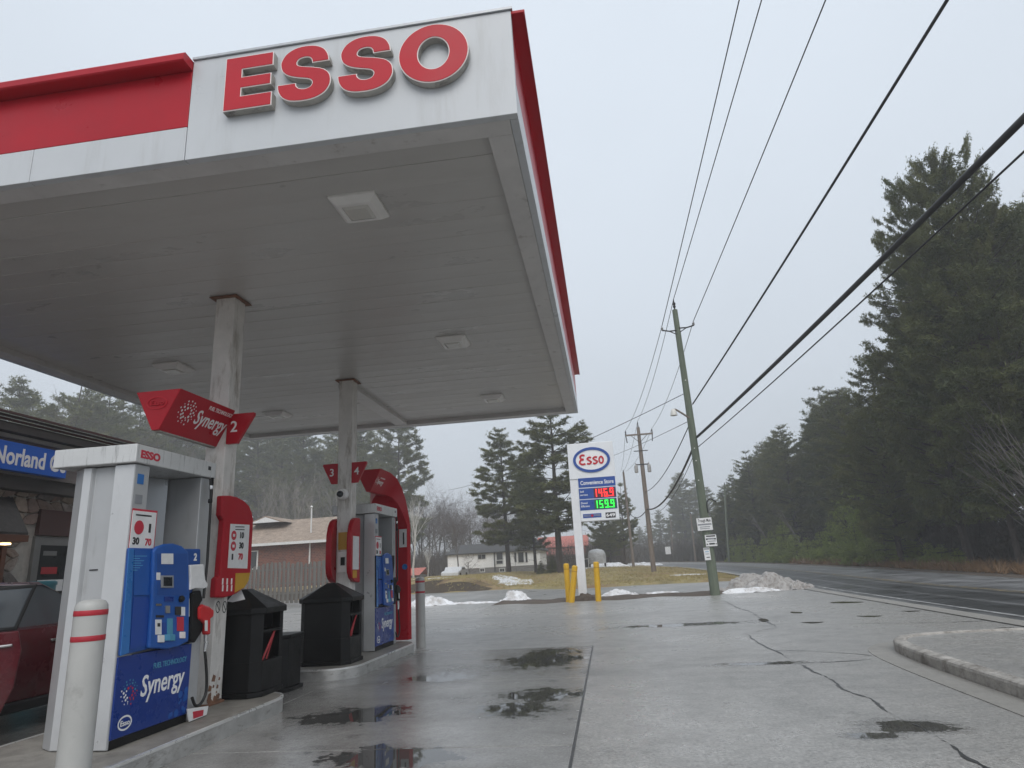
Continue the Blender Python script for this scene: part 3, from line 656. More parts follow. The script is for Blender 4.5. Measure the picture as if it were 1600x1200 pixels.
def dispenser():
    t = thing('fuel_dispenser', 'grey and blue fuel dispenser marked 2 with a red nozzle and white paper bag', 'fuel pump', (-3.965, 5.25, .15), 'fuel dispensers on the islands')
    yc = 5.25
    prof = [(-3.66,4.73),(-3.835,4.73),(-3.87,4.78),(-4.04,4.78),(-4.055,4.752),(-4.13,4.752),(-4.27,4.84),(-4.27,4.90),(-3.66,4.90)]
    o = MB().ex(prof, 'z', .153, 2.215).build('end_panel', 'pump_grey', t, bevel=.004)
    MB().box(-3.832, -3.664, 4.7265, 4.7285, .16, 2.21).build('rib', 'pump_rib', o); MB().box(-4.127, -4.058, 4.7485, 4.7505, .16, 2.21).build('rib', 'pump_rib', o)
    MB().box(-4.0, -3.93, 4.774, 4.7785, 1.408, 1.418).build('slot', 'print_black', o)
    o = MB().ex([(x, 2*yc-y+.01) for x, y in prof], 'z', .153, 2.215).build('end_panel', 'pump_grey', t, bevel=.004)
    MB().box(-4.25, -3.72, 4.905, 5.60, .153, .77).build('cabinet', 'pump_grey', t)
    MB().box(-4.25, -3.70, 4.905, 5.60, .772, 1.53).build('cabinet', 'pump_grey', t)
    # open bay above the console with a curved back wall
    bp = [(-4.22, 4.91), (-3.98, 4.91), (-4.03, 5.0), (-4.05, 5.15), (-4.05, 5.35), (-4.03, 5.5), (-3.98, 5.595), (-4.22, 5.595)]
    MB().ex(bp, 'z', 1.531, 2.218).build('bay_wall', 'pump_inner', t, smooth=True)
    h = MB().box(-4.36, -3.63, 4.685, 5.79, 2.222, 2.37).build('header', 'pump_header', t, bevel=.008)
    text('lettering', 'ESSO', .085, (-3.6295, 4.735, 2.265), YV, UPV, 'print_red', h, off=.004, fitw=.235)
    MB().box(-3.634, -3.627, 5.66, 5.70, 2.29, 2.325).build('data_plate', 'print_black', h)
    # posters in the bay
    def card(y0, y1, z0, z1, X, m_, name, parent=t, d=.004): return MB().box(X, X+d, y0, y1, z0, z1).build(name, m_, parent)
    PQ = -3.6585; pc = card(4.742, 5.035, 1.545, 1.865, PQ, 'print_red', 'poster'); card(4.742, 5.02, 1.549, 1.848, PQ+.0045, 'paper', 'poster_sheet', pc)
    MB().lathe([(.055,0),(.055,.002)], (PQ+.009, 4.825, 1.72), 16, 'x').build('icon', 'print_red', pc); MB().box(PQ+.009, PQ+.011, 4.94, 4.965, 1.685, 1.755).build('icon', 'print_black', pc); MB().box(PQ+.009, PQ+.010, 4.775, 4.96, 1.81, 1.822).build('print_line', 'print_black', pc)
    text('lettering', '30', .075, (PQ+.010, 4.765, 1.59), YV, UPV, 'print_black', pc, off=.002); text('lettering', '70', .075, (PQ+.010, 4.91, 1.585), YV, UPV, 'print_red', pc, off=.002)
    card(4.765, 4.835, 2.06, 2.14, -3.6595, 'strip_blue', 'sticker'); card(4.76, 4.84, 1.905, 1.975, -3.6595, 'print_grey', 'sticker')
    # lower printed panel
    lp = MB().box(-3.70, -3.648, 4.742, 5.635, .215, .772).build('lower_panel', 'pump_blue_dark', t, bevel=.003)
    MB().box(-3.70, -3.656, 4.745, 5.64, .152, .212).build('kick_plate', 'black_plastic', t)
    PX = -3.6475
    synergy(lp, (PX, 5.015, .455), YV, UPV, .212)
    burst(lp, (PX, 4.895, .51), YV, UPV, .092, ('print_white', 'print_red', 'print_cyan'))
    esso_oval(lp, (PX, 4.875, .305), YV, UPV, .075, .052, 'print_white', None, 'print_white', rel=.17)
    random.seed(4); mb = MB()
    for i in range(16):
        y, z, q = random.uniform(5.36, 5.62), random.uniform(.23, .44), random.uniform(.01, .033)
        if y-5.36 > (z-.23)*.7: mb.add([(PX+.0008+i*1e-4, y+q*math.cos(a), z+q*math.sin(a)) for a in (j*math.pi/4 for j in range(8))], [tuple(range(8))])
    mb.build('bubble_print', 'pump_blue', lp, recalc=False)['kind'] = 'stuff'
    # console
    con = MB().ex(polyX(ZP([(225,195),(440,200),(840,205),(838,330),(770,560),(765,985),(590,1050),(400,1060),(150,1120),(195,560)]), FX-.035), 'x', FX-.058, FX-.035).build('console', 'console_blue', t, bevel=.012)
    MB().ex(polyX(ZP([(228,200),(268,205),(225,1090),(155,1118),(200,560)]), FX-.03), 'x', FX-.034, FX-.028).build('light_strip', 'strip_blue', con)
    MB().ex(polyX(ZP([(275,215),(425,220),(420,600),(268,600)]), FX-.03), 'x', FX-.034, FX-.029).build('info_panel', 'pump_blue', con)
    MB().ex(polyX(ZP([(265,620),(415,620),(395,1020),(235,1060)]), FX-.03), 'x', FX-.034, FX-.029).build('info_panel', 'print_blue', con)
    arch = [(440,225),(470,185),(540,162),(610,158),(680,180),(735,228),(745,560),(738,985),(660,1035),(560,1058),(400,1052),(425,700)]
    cen = MB().ex(polyX(ZP(arch), FX), 'x', FX-.034, FX).build('centre_panel', 'pump_blue', con, bevel=.012)
    def pb(x0, y0, x1, y1, m_, name, d=.004, parent=cen, base=FX, bev=0):
        return MB().ex(polyX(ZP([(x0,y0),(x1,y0),(x1,y1),(x0,y1)]), FX), 'x', base-.001, base+d).build(name, m_, parent, bevel=bev)
    pb(465, 245, 722, 600, 'console_blue', 'recess_shade', .002)  # darker blue plate, paints the shade of the recess below the arch
    pb(500, 245, 600, 335, 'paper', 'notice', .005); pb(460, 407, 490, 470, 'paper', 'sticker', .005)
    s_ = pb(495, 432, 598, 537, 'print_grey', 'screen', .012, bev=.003); pb(510, 447, 583, 522, 'screen_dark', 'screen_glass', .003, s_, FX+.011)
    pb(525, 612, 602, 652, 'pump_blue_dark', 'card_slot', .006); c_ = onX(*ZP([(665,632)])[0], FX)
    MB().lathe([(.026,0),(.026,.02),(.018,.03)], (FX, c_.y, c_.z), 16, 'x').build('tap_reader', 'black_plastic', cen)
    pb(452, 672, 500, 690, 'chrome', 'slot_trim', .006); pb(455, 770, 520, 790, 'print_black', 'receipt_slot', .006); pb(532, 690, 570, 752, 'chrome', 'keypad', .008)
    pb(616, 697, 662, 768, 'print_black', 'scanner', .012, bev=.003); pb(664, 700, 700, 775, 'paper', 'sticker', .006)
    for x0, x1, y0, m1, bx in ((450,500,808,'paper',468), (508,538,832,'print_blue',524), (550,596,798,'print_cyan',568), (634,690,785,'print_red',655)):
        pb(x0, y0, x1, 935 if x0 < 600 else 905, m1, 'grade_label', .005)
        pb(bx, 940 if x0 < 500 else (935 if x0 < 600 else 912), bx+(50 if x0 < 500 else 42), 1003 if x0 < 500 else (988 if x0 < 600 else 968), {'print_blue': 'print_lightblue', 'print_red': 'letter_trim'}.get(m1, m1), 'grade_button', .014, bev=.004)
        if m1 == 'paper': pb(x0+14, y0+30, x1-12, y0+60, 'print_black', 'grade_mark', .001, base=FX+.005)
    num = text('number', '2', .085, onX(*ZP([(778,303)])[0], FX-.033), YV, UPV, 'print_white', con, off=.003)
    pl = ZP([(285,262)])[0]
    for i in range(7):
        y_ = 262+i*20; MB().ex(polyX(ZP([(288,y_),(288+[122,60,95,70,85,60,40][i],y_),(288+[122,60,95,70,85,60,40][i],y_+5),(288,y_+5)]), FX), 'x', FX-.029, FX-.0282).build('print_line', 'print_lightblue', con)
    pb(740, 628, 768, 780, 'paper', 'sticker', .006, con, FX-.034)
    # holster, nozzle, hoses
    ho = MB().ex(polyX(ZP([(775,580),(850,556),(868,640),(842,682),(850,822),(872,842),(868,900),(800,1006),(762,990)]), FX), 'x', FX-.10, FX-.01).build('holster', 'black_plastic', t, bevel=.012)
    nz = MB().ex(polyX(ZP([(820,702),(852,678),(905,695),(945,728),(942,782),(916,802),(914,935),(884,938),(876,852),(850,826),(820,802)]), FX), 'x', FX-.045, FX+.012).build('nozzle', 'nozzle_red', t, bevel=.014)
    pb(862, 815, 885, 905, 'paper', 'nozzle_label', .002, nz, FX+.0125)
    a = onX(321.5, 990, FX-.02); pts = [a] + [onX(x, y, FX-.02) for x, y in ((322,1005),(320,1018))]
    MB().tube(pts, [.017,.02,.014], 10).build('swivel', 'chrome', nz, smooth=True)
    pts = smoothpath([onX(x, y, FX-.02) for x, y in ((320,1016),(322,1040),(323,1065),(321,1085),(313,1100),(305,1102),(300,1090))], 5)
    MB().tube(pts, .0125, 10).build('hose', 'black_rubber', t, smooth=True)
    pts = smoothpath([onX(x, y, FX-.0) for x, y in ((329,748),(329.5,775),(328.5,800),(326,840),(324,875),(321,905),(318,935))], 5)
    ub = MB().tube(pts, .012, 10).build('hose', 'black_rubber', t, smooth=True)
    for z in (0, 1):
        p = onX((329.5, 328.5)[z], (762, 783)[z], FX); MB().lathe([(.018,-.018),(.02,0),(.018,.018)], p, 12).build('coupling', ('chrome', 'black_plastic')[z], ub, smooth=True)
    MB().ex([(x, z) for x, z in [(-3.62,1.99),(-3.62,2.222),(-3.60,2.222),(-3.60,1.99)]], 'y', 5.70, 5.715).build('hose_bracket', 'black_plastic', t)
    return t
pump1 = dispenser()
pump2 = copy_tree(pump1, Vector((-3.935, 10.76, .15)), 'grey and blue fuel dispenser with black nozzle in front of the red arch')
for o in KIDS(pump2):
    if o.name.startswith('nozzle'):
        o.data = o.data.copy(); o.data.materials[0] = MATS['black_plastic']
    if o.name.startswith('console'):
        o.data = o.data.copy(); o.data.materials[0] = MATS['black_plastic']
        for q in KIDS(o):
            if q.name.startswith('number'): bpy.data.objects.remove(q)
# white bag tied over the second nozzle slot and fallen red-white tag: loose things
FXb = FX+.012
mb = MB(); pl = polyX(ZP([(752,342),(865,335),(872,400),(880,470),(902,502),(896,536),(860,545),(800,540),(748,556),(757,450)]), FXb); random.seed(6)
mb.ex(pl, 'x', FXb-.035, FXb); bag = mb.build('paper_bag', 'paper', bevel=.008); tag(bag, 'white paper bag taped over the side of the dispenser marked 2', 'paper bag')
q = [onX(x, y, FX) for x, y in ((293,1108),(326,1103),(323,1117),(296,1128))]
mb = MB().ex([(p.y, p.z) for p in q], 'x', FX-.012, FX); o = mb.build('hose_tag', 'paper', bevel=.002)
q = [onX(x, y, FX) for x, y in ((301,1112),(318,1109),(317,1118),(302,1123))]; MB().ex([(p.y, p.z) for p in q], 'x', FX+.0005, FX+.002).build('print', 'print_red', o)
tag(o, 'crumpled red and white cardboard tag at the foot of the near column', 'tag'); 
# ------------------------------------------------------------------ red overhead signs
def prism_sec(cx, w, z0, z1): return [(cx-w/2, z1), (cx+w/2, z1), (cx+.035, z0), (cx-.035, z0)]
s1 = thing('overhead_sign', 'red angular Synergy sign with embossed end on the near column', 'sign', (-4.0, 5.9, 2.65))
b1 = MB().ex(prism_sec(-4.0, .45, 2.645, 3.02), 'y', 5.37, 6.30).build('sign_box', 'fascia_red', s1, bevel=.006)
MB().box(-4.03, -3.97, 5.4, 6.29, 2.635, 2.6445).build('bottom_trim', 'letter_return', b1)
nx_ = Vector((.375, 0, -.19)).normalized(); upS = Vector((.19, 0, .375)).normalized(); P0 = Vector((-3.87, 0, 2.833))+nx_*.001
synergy(b1, P0+YV*5.755-upS*.055, YV, upS, .205, 'print_white', 'letter_trim')
burst(b1, P0+YV*5.615+upS*.02, YV, upS, .125, ('print_white',), ext=.0018)
esso_oval(b1, (-4.0, 5.3685, 2.90), XV, UPV, .105, .062, 'letter_red', None, 'letter_red', rel=.12, ext=.006)
def numwings(cx0, cx1, y0, nl, nr, label, hw):
    t = thing('number_sign', label, 'number sign', ((cx0+cx1)/2, y0, 2.66), 'red pump number signs on the columns')
    for sx_, xe, nn in ((-1, cx0, nl), (1, cx1, nr)):
        if sx_ < 0 and not nn: continue
        p = MB().ex([(xe+sx_*.002, 2.985), (xe+sx_*hw, 2.985), (xe+sx_*hw, 2.955), (xe+sx_*hw*.42, 2.665), (xe+sx_*.002, 2.665)], 'y', y0, y0+.05).build('wing', 'fascia_red', t, bevel=.006)
        if nn: text('number', nn, .165, (xe+(.045 if sx_ > 0 else -.135), y0-.001, 2.79), XV, UPV, 'print_white', p, off=.002)
numwings(-4.09, -3.865, 6.295, None, '2', 'red number 2 sign wings on the near column behind the Synergy sign', .30)
numwings(-4.075, -3.85, 9.775, '3', '4', 'red number sign wings reading 3 and 4 on the far column', .245)
# red arch beyond the far dispenser
ar = thing('red_arch', 'tall red curved Synergy arch standing behind the far dispenser', 'sign', (-3.95, 11.8, .15))
sec = [(10.80, 2.83, .19), (11.32, 2.83, .19), (11.52, 2.79, .19), (11.65, 2.69, .19), (11.74, 2.54, .19), (11.785, 2.34, .19), (11.80, 2.1, .19), (11.80, 1.6, .19), (11.80, .155, .19)]
mb = MB(); Pn = [Vector((0, y, z)) for y, z, _ in sec]
for i, p in enumerate(Pn):
    t_ = (Pn[min(i+1, len(Pn)-1)]-Pn[max(i-1, 0)]).normalized(); nn = Vector((0, -t_.z, t_.y)); nn = nn if True else nn
    o_ = nn*.19; k_ = max(0, min(1, (i-1)/5)); hw_in = .035*(1-k_)+.40*k_; hw_out = .225*(1-k_)+.42*k_; th_ = .19*(1-k_)+.07*k_
    a, b_ = p+nn*th_, p-nn*th_
    mb.v += [(-3.95-hw_out, a.y, a.z), (-3.95+hw_out, a.y, a.z), (-3.95+hw_in, b_.y, b_.z), (-3.95-hw_in, b_.y, b_.z)]
for i in range(len(Pn)-1):
    for k_ in range(4): mb.f.append((i*4+k_, i*4+(k_+1) % 4, (i+1)*4+(k_+1) % 4, (i+1)*4+k_))
mb.f += [(0,1,2,3), tuple((len(Pn)-1)*4+k_ for k_ in range(4))]
ab = mb.build('arch_body', 'fascia_red', ar, smooth=True, bevel=.006)
synergy(ab, Vector((-3.84, 10.90, 2.79))+Vector((.006,0,-.003)), YV, Vector((.19,0,.38)), .115, 'letter_trim', 'letter_trim')
burst(ab, Vector((-3.82, 10.855, 2.83))+Vector((.006,0,-.003)), YV, Vector((.19,0,.38)), .07, ('letter_trim',))
MB().box(-3.70, -3.56, 11.722, 11.728, 1.72, 2.04).build('poster', 'paper', ar); MB().box(-3.63, -3.605, 11.718, 11.7215, 1.77, 1.98).build('poster_print', 'print_black', ar)
MB().lathe([(.05,0),(.05,.004)], (-3.60, 11.722, 1.38), 16, 'y').build('sticker', 'strip_blue', ar)
# ------------------------------------------------------------------ points boards on the columns
ZB = lambda pts: [(320+x/3.3333, 760+y/3.3333) for x, y in pts]
bo = thing('points_board', 'red rounded points board with a white rate sheet on the near column', 'sign board', (-3.8, 6.6, 1.1), 'red boards on the canopy columns')
BX = -3.80
outl = ZB([(92,48),(135,48),(170,55),(205,74),(232,100),(247,135),(254,175),(240,440),(228,490),(205,528),(170,556),(140,570),(95,580),(55,578),(62,480),(78,465),(95,260),(101,178),(86,150)])
bp = MB().ex(polyX(outl, BX), 'x', BX-.065, BX).build('board', 'fascia_red', bo, bevel=.012)
MB().ex(polyX(ZB([(133,195),(232,200),(220,428),(118,425)]), BX), 'x', BX-.001, BX+.003).build('rate_sheet', 'paper', bp)
MB().ex(polyX(ZB([(160,452),(235,450),(226,492),(205,526),(155,553)]), BX), 'x', BX-.001, BX+.003).build('yellow_label', 'yellow_label', bp)
for (x, y) in ((150,255),(147,311)):
    c_ = onX(*ZB([(x,y)])[0], BX); MB().lathe([(.048,0),(.048,.005)], (BX, c_.y, c_.z), 20, 'x').build('icon', 'print_red', bp)
    MB().box(BX+.005, BX+.006, c_.y-.02, c_.y+.02, c_.z-.014, c_.z+.014).build('icon_print', 'paper', bp)
c_ = onX(*ZB([(142,367)])[0], BX); MB().box(BX+.003, BX+.005, c_.y-.014, c_.y+.014, c_.z-.03, c_.z+.03).build('icon', 'print_black', bp)
for s_, x, y, m_ in (('10',180,268,'print_black'), ('30',178,322,'print_black'), ('70',174,380,'print_red')): text('lettering', s_, .085, onX(*ZB([(x,y)])[0], BX+.0045), YV, UPV, m_, bp, off=.003)
for y in (208, 222): MB().ex(polyX(ZB([(158,y),(205,y+1),(205,y+6),(158,y+5)]), BX), 'x', BX+.003, BX+.0042).build('print_line', 'print_black', bp)
for i in range(6):
    c_ = onX(*ZB([(93+(i % 3)*23, 495+(i//3)*35)])[0], BX); MB().box(BX, BX+.002, c_.y-.012, c_.y+.012, c_.z-.03, c_.z+.03).build('pictogram', 'letter_trim', bp)
for i in range(2):      # no-smoking roundels on the column itself
    c_ = onX(*ZB([(69+i*34, 628)])[0], -3.862); rs = MB(); A = ring2(c_.y, c_.z, .04, .058, 24); B = ring2(c_.y, c_.z, .031, .047, 24)
    rs.add([(-3.8625, *p) for p in A]+[(-3.8625, *p) for p in B], [(j, (j+1) % 24, 24+(j+1) % 24, 24+j) for j in range(24)])
    rs.add([(-3.8624, c_.y-.028, c_.z+.03), (-3.8624, c_.y-.022, c_.z+.038), (-3.8624, c_.y+.028, c_.z-.03), (-3.8624, c_.y+.022, c_.z-.038)], [(0,1,2,3)])
    rs.build('no_smoking_mark', 'print_black', c1, recalc=False)
def far_board(x0, x1, label):
    t = thing('points_board', label, 'sign board', ((x0+x1)/2, 9.6, 1.15), 'red boards on the canopy columns')
    o_ = [(9.99, 2.13), (9.82, 2.13), (9.72, 2.09), (9.65, 2.0), (9.61, 1.88), (9.60, 1.75), (9.60, 1.42), (9.62, 1.32), (9.68, 1.24), (9.78, 1.19), (9.99, 1.17)]
    b_ = MB().ex(o_, 'x', x0, x1).build('board', 'fascia_red', t, bevel=.012, smooth=True)
    if x1 > -3.85:
        MB().box(x1, x1+.003, 9.68, 9.93, 1.36, 1.85).build('rate_sheet', 'paper', b_); MB().box(x1, x1+.003, 9.69, 9.85, 1.24, 1.35).build('yellow_label', 'yellow_label', b_)
    return t
far_board(-3.845, -3.775, 'red rounded board on the dispenser side of the far column, above the black bin')
far_board(-4.17, -4.079, 'red rounded board on the store side of the far column, above the black bin')
MB().box(-4.045, -3.88, 9.7755, 9.7795, 1.66, 1.92).build('warning_label', 'yellow_label', c2)
mb = MB().box(-4.05, -3.89, 9.765, 9.7795, 1.33, 1.63); o = mb.build('switch_box', 'lamp_housing', c2, bevel=.004)
MB().box(-3.995, -3.93, 9.755, 9.7645, 1.43, 1.55).build('emergency_switch', 'black_plastic', o)
cmr = thing('security_camera', 'round white security camera on the far column below the number sign', 'camera', (-3.96, 9.7, 2.49))
MB().lathe([(.07,.08),(.085,.06),(.085,.0),(.07,-.03)], (-3.965, 9.70, 2.49), 20, 'y').build('housing', 'lamp_housing', cmr, smooth=True)
MB().lathe([(.052,-.032),(.045,-.06),(.02,-.075)], (-3.985, 9.70, 2.49), 18, 'y').build('dome', 'screen_dark', cmr, smooth=True)
# ------------------------------------------------------------------ black waste and squeegee bins
def bin_(x0, x1, y0, y1, zb, label, towel):
    t = thing('service_bin', label, 'bin', ((x0+x1)/2, (y0+y1)/2, zb), 'black peaked service bins'); c = .09; ze = zb+.82
    def oc(d=0, x1_=x1): return [(x0+c-d*.4, y0-d), (x1_-c+d*.4, y0-d), (x1_+d, y0+c-d*.4), (x1_+d, y1-c+d*.4), (x1_-c+d*.4, y1+d), (x0+c-d*.4, y1+d), (x0-d, y1-c+d*.4), (x0-d, y0+c-d*.4)]
    MB().ex(oc(.02), 'z', zb+.001, zb+.05).build('foot', 'black_plastic', t, bevel=.006)
    MB().ex(oc(), 'z', zb+.05, zb+.33).build('lower_body', 'black_plastic', t, bevel=.006)
    MB().ex([(x0+c, y0), (x1-.16, y0), (x1-.16, y1), (x0+c, y1), (x0, y1-c), (x0, y0+c)], 'z', zb+.33, zb+.80).build('upper_body', 'black_plastic', t)
    MB().ex([(x1-.16, y0), (x1-c, y0), (x1-.002, y0+c), (x1-.03, y0+c+.02), (x1-.16, y0+.03)], 'z', zb+.33, zb+.80).build('side_post', 'black_plastic', t)
    MB().ex([(x1-.16, y1), (x1-c, y1), (x1-.002, y1-c), (x1-.03, y1-c-.02), (x1-.16, y1-.03)], 'z', zb+.33, zb+.80).build('side_post', 'black_plastic', t)
    MB().box(x1-.16, x1-.004, y0+c, y1-c, zb+.60, zb+.625).build('shelf', 'black_plastic', t, bevel=.004)
    MB().ex(oc(.03), 'z', zb+.79, zb+.85).build('rim', 'black_plastic', t, bevel=.008)
    xr, yr = (x0+x1)/2, (y0+y1)/2; mb = MB(); o_ = oc(.03)
    mb.v = [(a, b_, zb+.85) for a, b_ in o_]+[(xr-.05, yr-.06, zb+1.04), (xr+.05, yr-.06, zb+1.04), (xr+.05, yr+.06, zb+1.04), (xr-.05, yr+.06, zb+1.04)]
    mb.f = [(0,1,9,8), (1,2,9), (2,3,10,9), (3,4,10), (4,5,11,10), (5,6,11), (6,7,8,11), (7,0,8), (8,9,10,11)]
    mb.build('lid', 'black_plastic', t, bevel=.006)
    MB().tube([(x1-.05, y0+.18, zb+.33), (x1-.02, y0+.36, zb+.60)], .011, 8).build('squeegee_handle', 'squeegee_red', t, smooth=True)
    MB().tube([(x1-.07, y0+.30, zb+.33), (x1-.05, y0+.40, zb+.56)], .010, 8).build('squeegee_handle', 'squeegee_red', t, smooth=True)
    if towel:
        mb = MB(); mb.v = [(xr-.06, yr-.24, zb+.93), (xr+.16, yr-.22, zb+.88), (xr+.04, yr-.17, zb+1.06), (xr-.04, yr-.16, zb+1.0)]; mb.f = [(0,1,2),(0,2,3),(1,3,2),(0,3,1)]
        mb.build('paper_towel', 'paper', t)
    return t
bin_(-4.25, -3.56, 6.62, 7.22, .15, 'black peaked service bin with a white paper towel beside the near column', True)
bin_(-4.20, -3.50, 8.83, 9.44, .15, 'black peaked service bin in front of the far column', False)
bx = thing('storage_box', 'low black lidded box standing on the ground between the two islands', 'box', (-4.05, 8.0, 0))
MB().ex([(-4.30,7.72),(-3.88,7.72),(-3.81,7.79),(-3.81,8.12),(-3.88,8.18),(-4.30,8.18)], 'z', .06, .60).build('body', 'black_plastic', bx, bevel=.008)
MB().ex([(-4.32,7.70),(-3.87,7.70),(-3.78,7.78),(-3.78,8.14),(-3.87,8.21),(-4.32,8.21)], 'z', .602, .64).build('lid', 'black_plastic', bx, bevel=.008)
MB().ex([(-4.32,7.70),(-3.87,7.70),(-3.78,7.78),(-3.78,8.14),(-3.87,8.21),(-4.32,8.21)], 'z', .014, .058).build('foot', 'black_plastic', bx, bevel=.006)
# ------------------------------------------------------------------ bollards
def bollard(x, y, h, r_, label, paint, stripes, group, lean=(0,0), stripe_m='stripe_red', cap=True):
    t = thing('bollard', label, 'bollard', (x, y, th(y)), group, local=True)
    pr = [(r_, -.05), (r_, h-.06), (r_*.97, h-.035), (r_*.8, h-.012), (r_*.45, h-.001), (.001, h)]
    MB().lathe(pr, (0,0,0), 28).build('post', paint, t, smooth=True)
    for z in stripes: MB().lathe([(r_+.0015, z-.016), (r_+.002, z-.015), (r_+.002, z+.015), (r_+.0015, z+.016)], (0,0,0), 28).build('stripe', stripe_m, t, smooth=True)
    if cap:
        for z in (h-.13,): MB().lathe([(r_, z-.01), (r_+.006, z), (r_, z+.01)], (0,0,0), 28).build('seam', paint, t, smooth=True)
    t.rotation_euler = (lean[0], lean[1], 0); return t
bollard(-3.245, 3.93, 1.205, .0925, 'grey bollard with two red stripes in front of the dispenser marked 2', 'bollard_grey', (1.125, .975), 'grey bollards at the island ends', cap=False)
bollard(-3.39, 11.95, 1.19, .085, 'grey bollard with two red stripes beyond the red arch', 'bollard_grey', (1.11, .93), 'grey bollards at the island ends', cap=False)
mat('stripe_ochre', (.42,.22,.01), .5, var=.1)
bollard(-1.52, 24.5, 1.32, .10, 'upright yellow bollard behind the leaning one on the store side of the price sign', 'bollard_yellow', (1.12,), 'yellow bollards round the price sign', stripe_m='stripe_ochre')
bollard(-1.39, 23.95, 1.25, .10, 'leaning yellow bollard knocked against its upright neighbour', 'bollard_yellow', (1.05,), 'yellow bollards round the price sign', lean=(.03,.17), stripe_m='stripe_ochre')
bollard(-.46, 23.9, 1.32, .10, 'upright yellow bollard on the road side of the price sign', 'bollard_yellow', (1.12,), 'yellow bollards round the price sign', lean=(0,.02), stripe_m='stripe_ochre')
# ------------------------------------------------------------------ red car, driver's door open
mat('car_red', (.12,.004,.011), .28, .2, var=.05, coat=.5, scale=3, dirt=((.10,.08,.075), .35, 4, .5)); mat('car_glass', (.10,.115,.13), .06, var=.05, spec=.8); mat('car_trim', (.015,.015,.016), .4, var=.1)
mat('tyre', (.02,.02,.02), .8, var=.2); mat('rim', (.35,.35,.36), .3, .9, var=.1); mat('car_interior', (.02,.019,.019), .7, var=.2)
car = thing('parked_car', 'dark red car at the store side of the near island with its door open', 'car', (-6.55, 5.6, 0))
cxm = -6.55
def sec_(y, zs): return [(cxm+x, y, z) for x, z in zs]
def body_ring(y, hw, zb, zs, zt, tw): # lower body: sill, shoulder, deck
    return [(-hw*.9, zb), (-hw, zb+.12), (-hw, zs-.12), (-hw*.94, zs), (-tw, zt), (tw, zt), (hw*.94, zs), (hw, zs-.12), (hw, zb+.12), (hw*.9, zb)]
st = [(3.15,.70,.32,.62,.66,.5), (3.35,.82,.24,.72,.78,.6), (3.9,.86,.2,.80,.88,.62), (4.55,.87,.19,.88,.96,.64), (5.3,.87,.19,.92,.95,.64), (6.4,.87,.19,.93,.96,.64), (7.2,.86,.2,.95,1.0,.62), (7.6,.84,.24,.95,.99,.6), (7.75,.72,.34,.86,.9,.5)]
mb = MB()
for s_ in st: mb.v += sec_(s_[0], body_ring(*s_))
for i in range(len(st)-1):
    for k_ in range(10): mb.f.append((i*10+k_, i*10+(k_+1) % 10, (i+1)*10+(k_+1) % 10, (i+1)*10+k_))
mb.f += [tuple(range(10)), tuple(80+k_ for k_ in range(10))]
cb = mb.build('body', 'car_red', car, smooth=True)
gst = [(4.5,.66,.90,.92,.62), (5.15,.70,.93,1.30,.56), (5.7,.70,.94,1.38,.55), (6.5,.70,.95,1.37,.55), (7.25,.66,.96,1.02,.58)]
mb = MB()
for y, hw, z0, z1, tw in gst: mb.v += sec_(y, [(-hw, z0), (-tw, z1), (tw, z1), (hw, z0)])
for i in range(len(gst)-1):
    for k_ in range(4): mb.f.append((i*4+k_, i*4+(k_+1) % 4, (i+1)*4+(k_+1) % 4, (i+1)*4+k_))
mb.f += [(0,1,2,3), tuple(16+k_ for k_ in range(4))]
mb.build('glasshouse', 'car_glass', car, smooth=True)
mb = MB()
for y, tw, z in ((5.05,.575,1.285),(5.3,.57,1.335),(5.7,.565,1.39),(6.5,.565,1.383),(6.75,.57,1.28)): mb.v += sec_(y, [(-tw-.01, z-.03), (-tw+.04, z), (tw-.04, z), (tw+.01, z-.03)])
mb.f = [(i*4+k_, i*4+k_+1, (i+1)*4+k_+1, (i+1)*4+k_) for i in range(4) for k_ in range(3)]
mb.build('roof', 'car_red', car, smooth=True)
for yw in (4.0, 6.95):
    for sx_ in (-1, 1):
        w_ = MB().lathe([(.2,-.1),(.31,-.1),(.325,-.06),(.325,.06),(.31,.1),(.2,.1)], (cxm+sx_*.80, yw, .325), 24, 'x').build('wheel', 'tyre', car, smooth=True)
        MB().lathe([(.21,-.101),(.2,-.104),(.06,-.085),(.2,.104),(.21,.101)], (cxm+sx_*.80, yw, .325), 20, 'x').build('rim', 'rim', w_, smooth=True)
for sx_ in (-1, 1):
    MB().ex([(cxm+sx_*.45,.60),(cxm+sx_*.72,.62),(cxm+sx_*.74,.70),(cxm+sx_*.42,.66)], 'y', 3.17, 3.32).build('headlight', 'lamp_lens', car)
MB().box(cxm-.42, cxm+.42, 3.145, 3.2, .40, .55).build('grille', 'car_trim', car)
MB().box(cxm+.868, cxm+.876, 4.75, 5.7, .34, 1.0).build('door_opening', 'car_interior', cb)
MB().box(cxm+.8705, cxm+.8735, 5.78, 5.79, .30, .86).build('panel_gap', 'car_trim', cb); MB().box(cxm+.8705, cxm+.8735, 6.58, 6.59, .42, .86).build('panel_gap', 'car_trim', cb); MB().box(cxm+.872, cxm+.895, 6.36, 6.52, .79, .815).build('door_handle', 'chrome', cb, bevel=.006); MB().box(cxm+.80, cxm+.882, 4.7, 6.5, .19, .29).build('sill', 'car_trim', cb, bevel=.02)
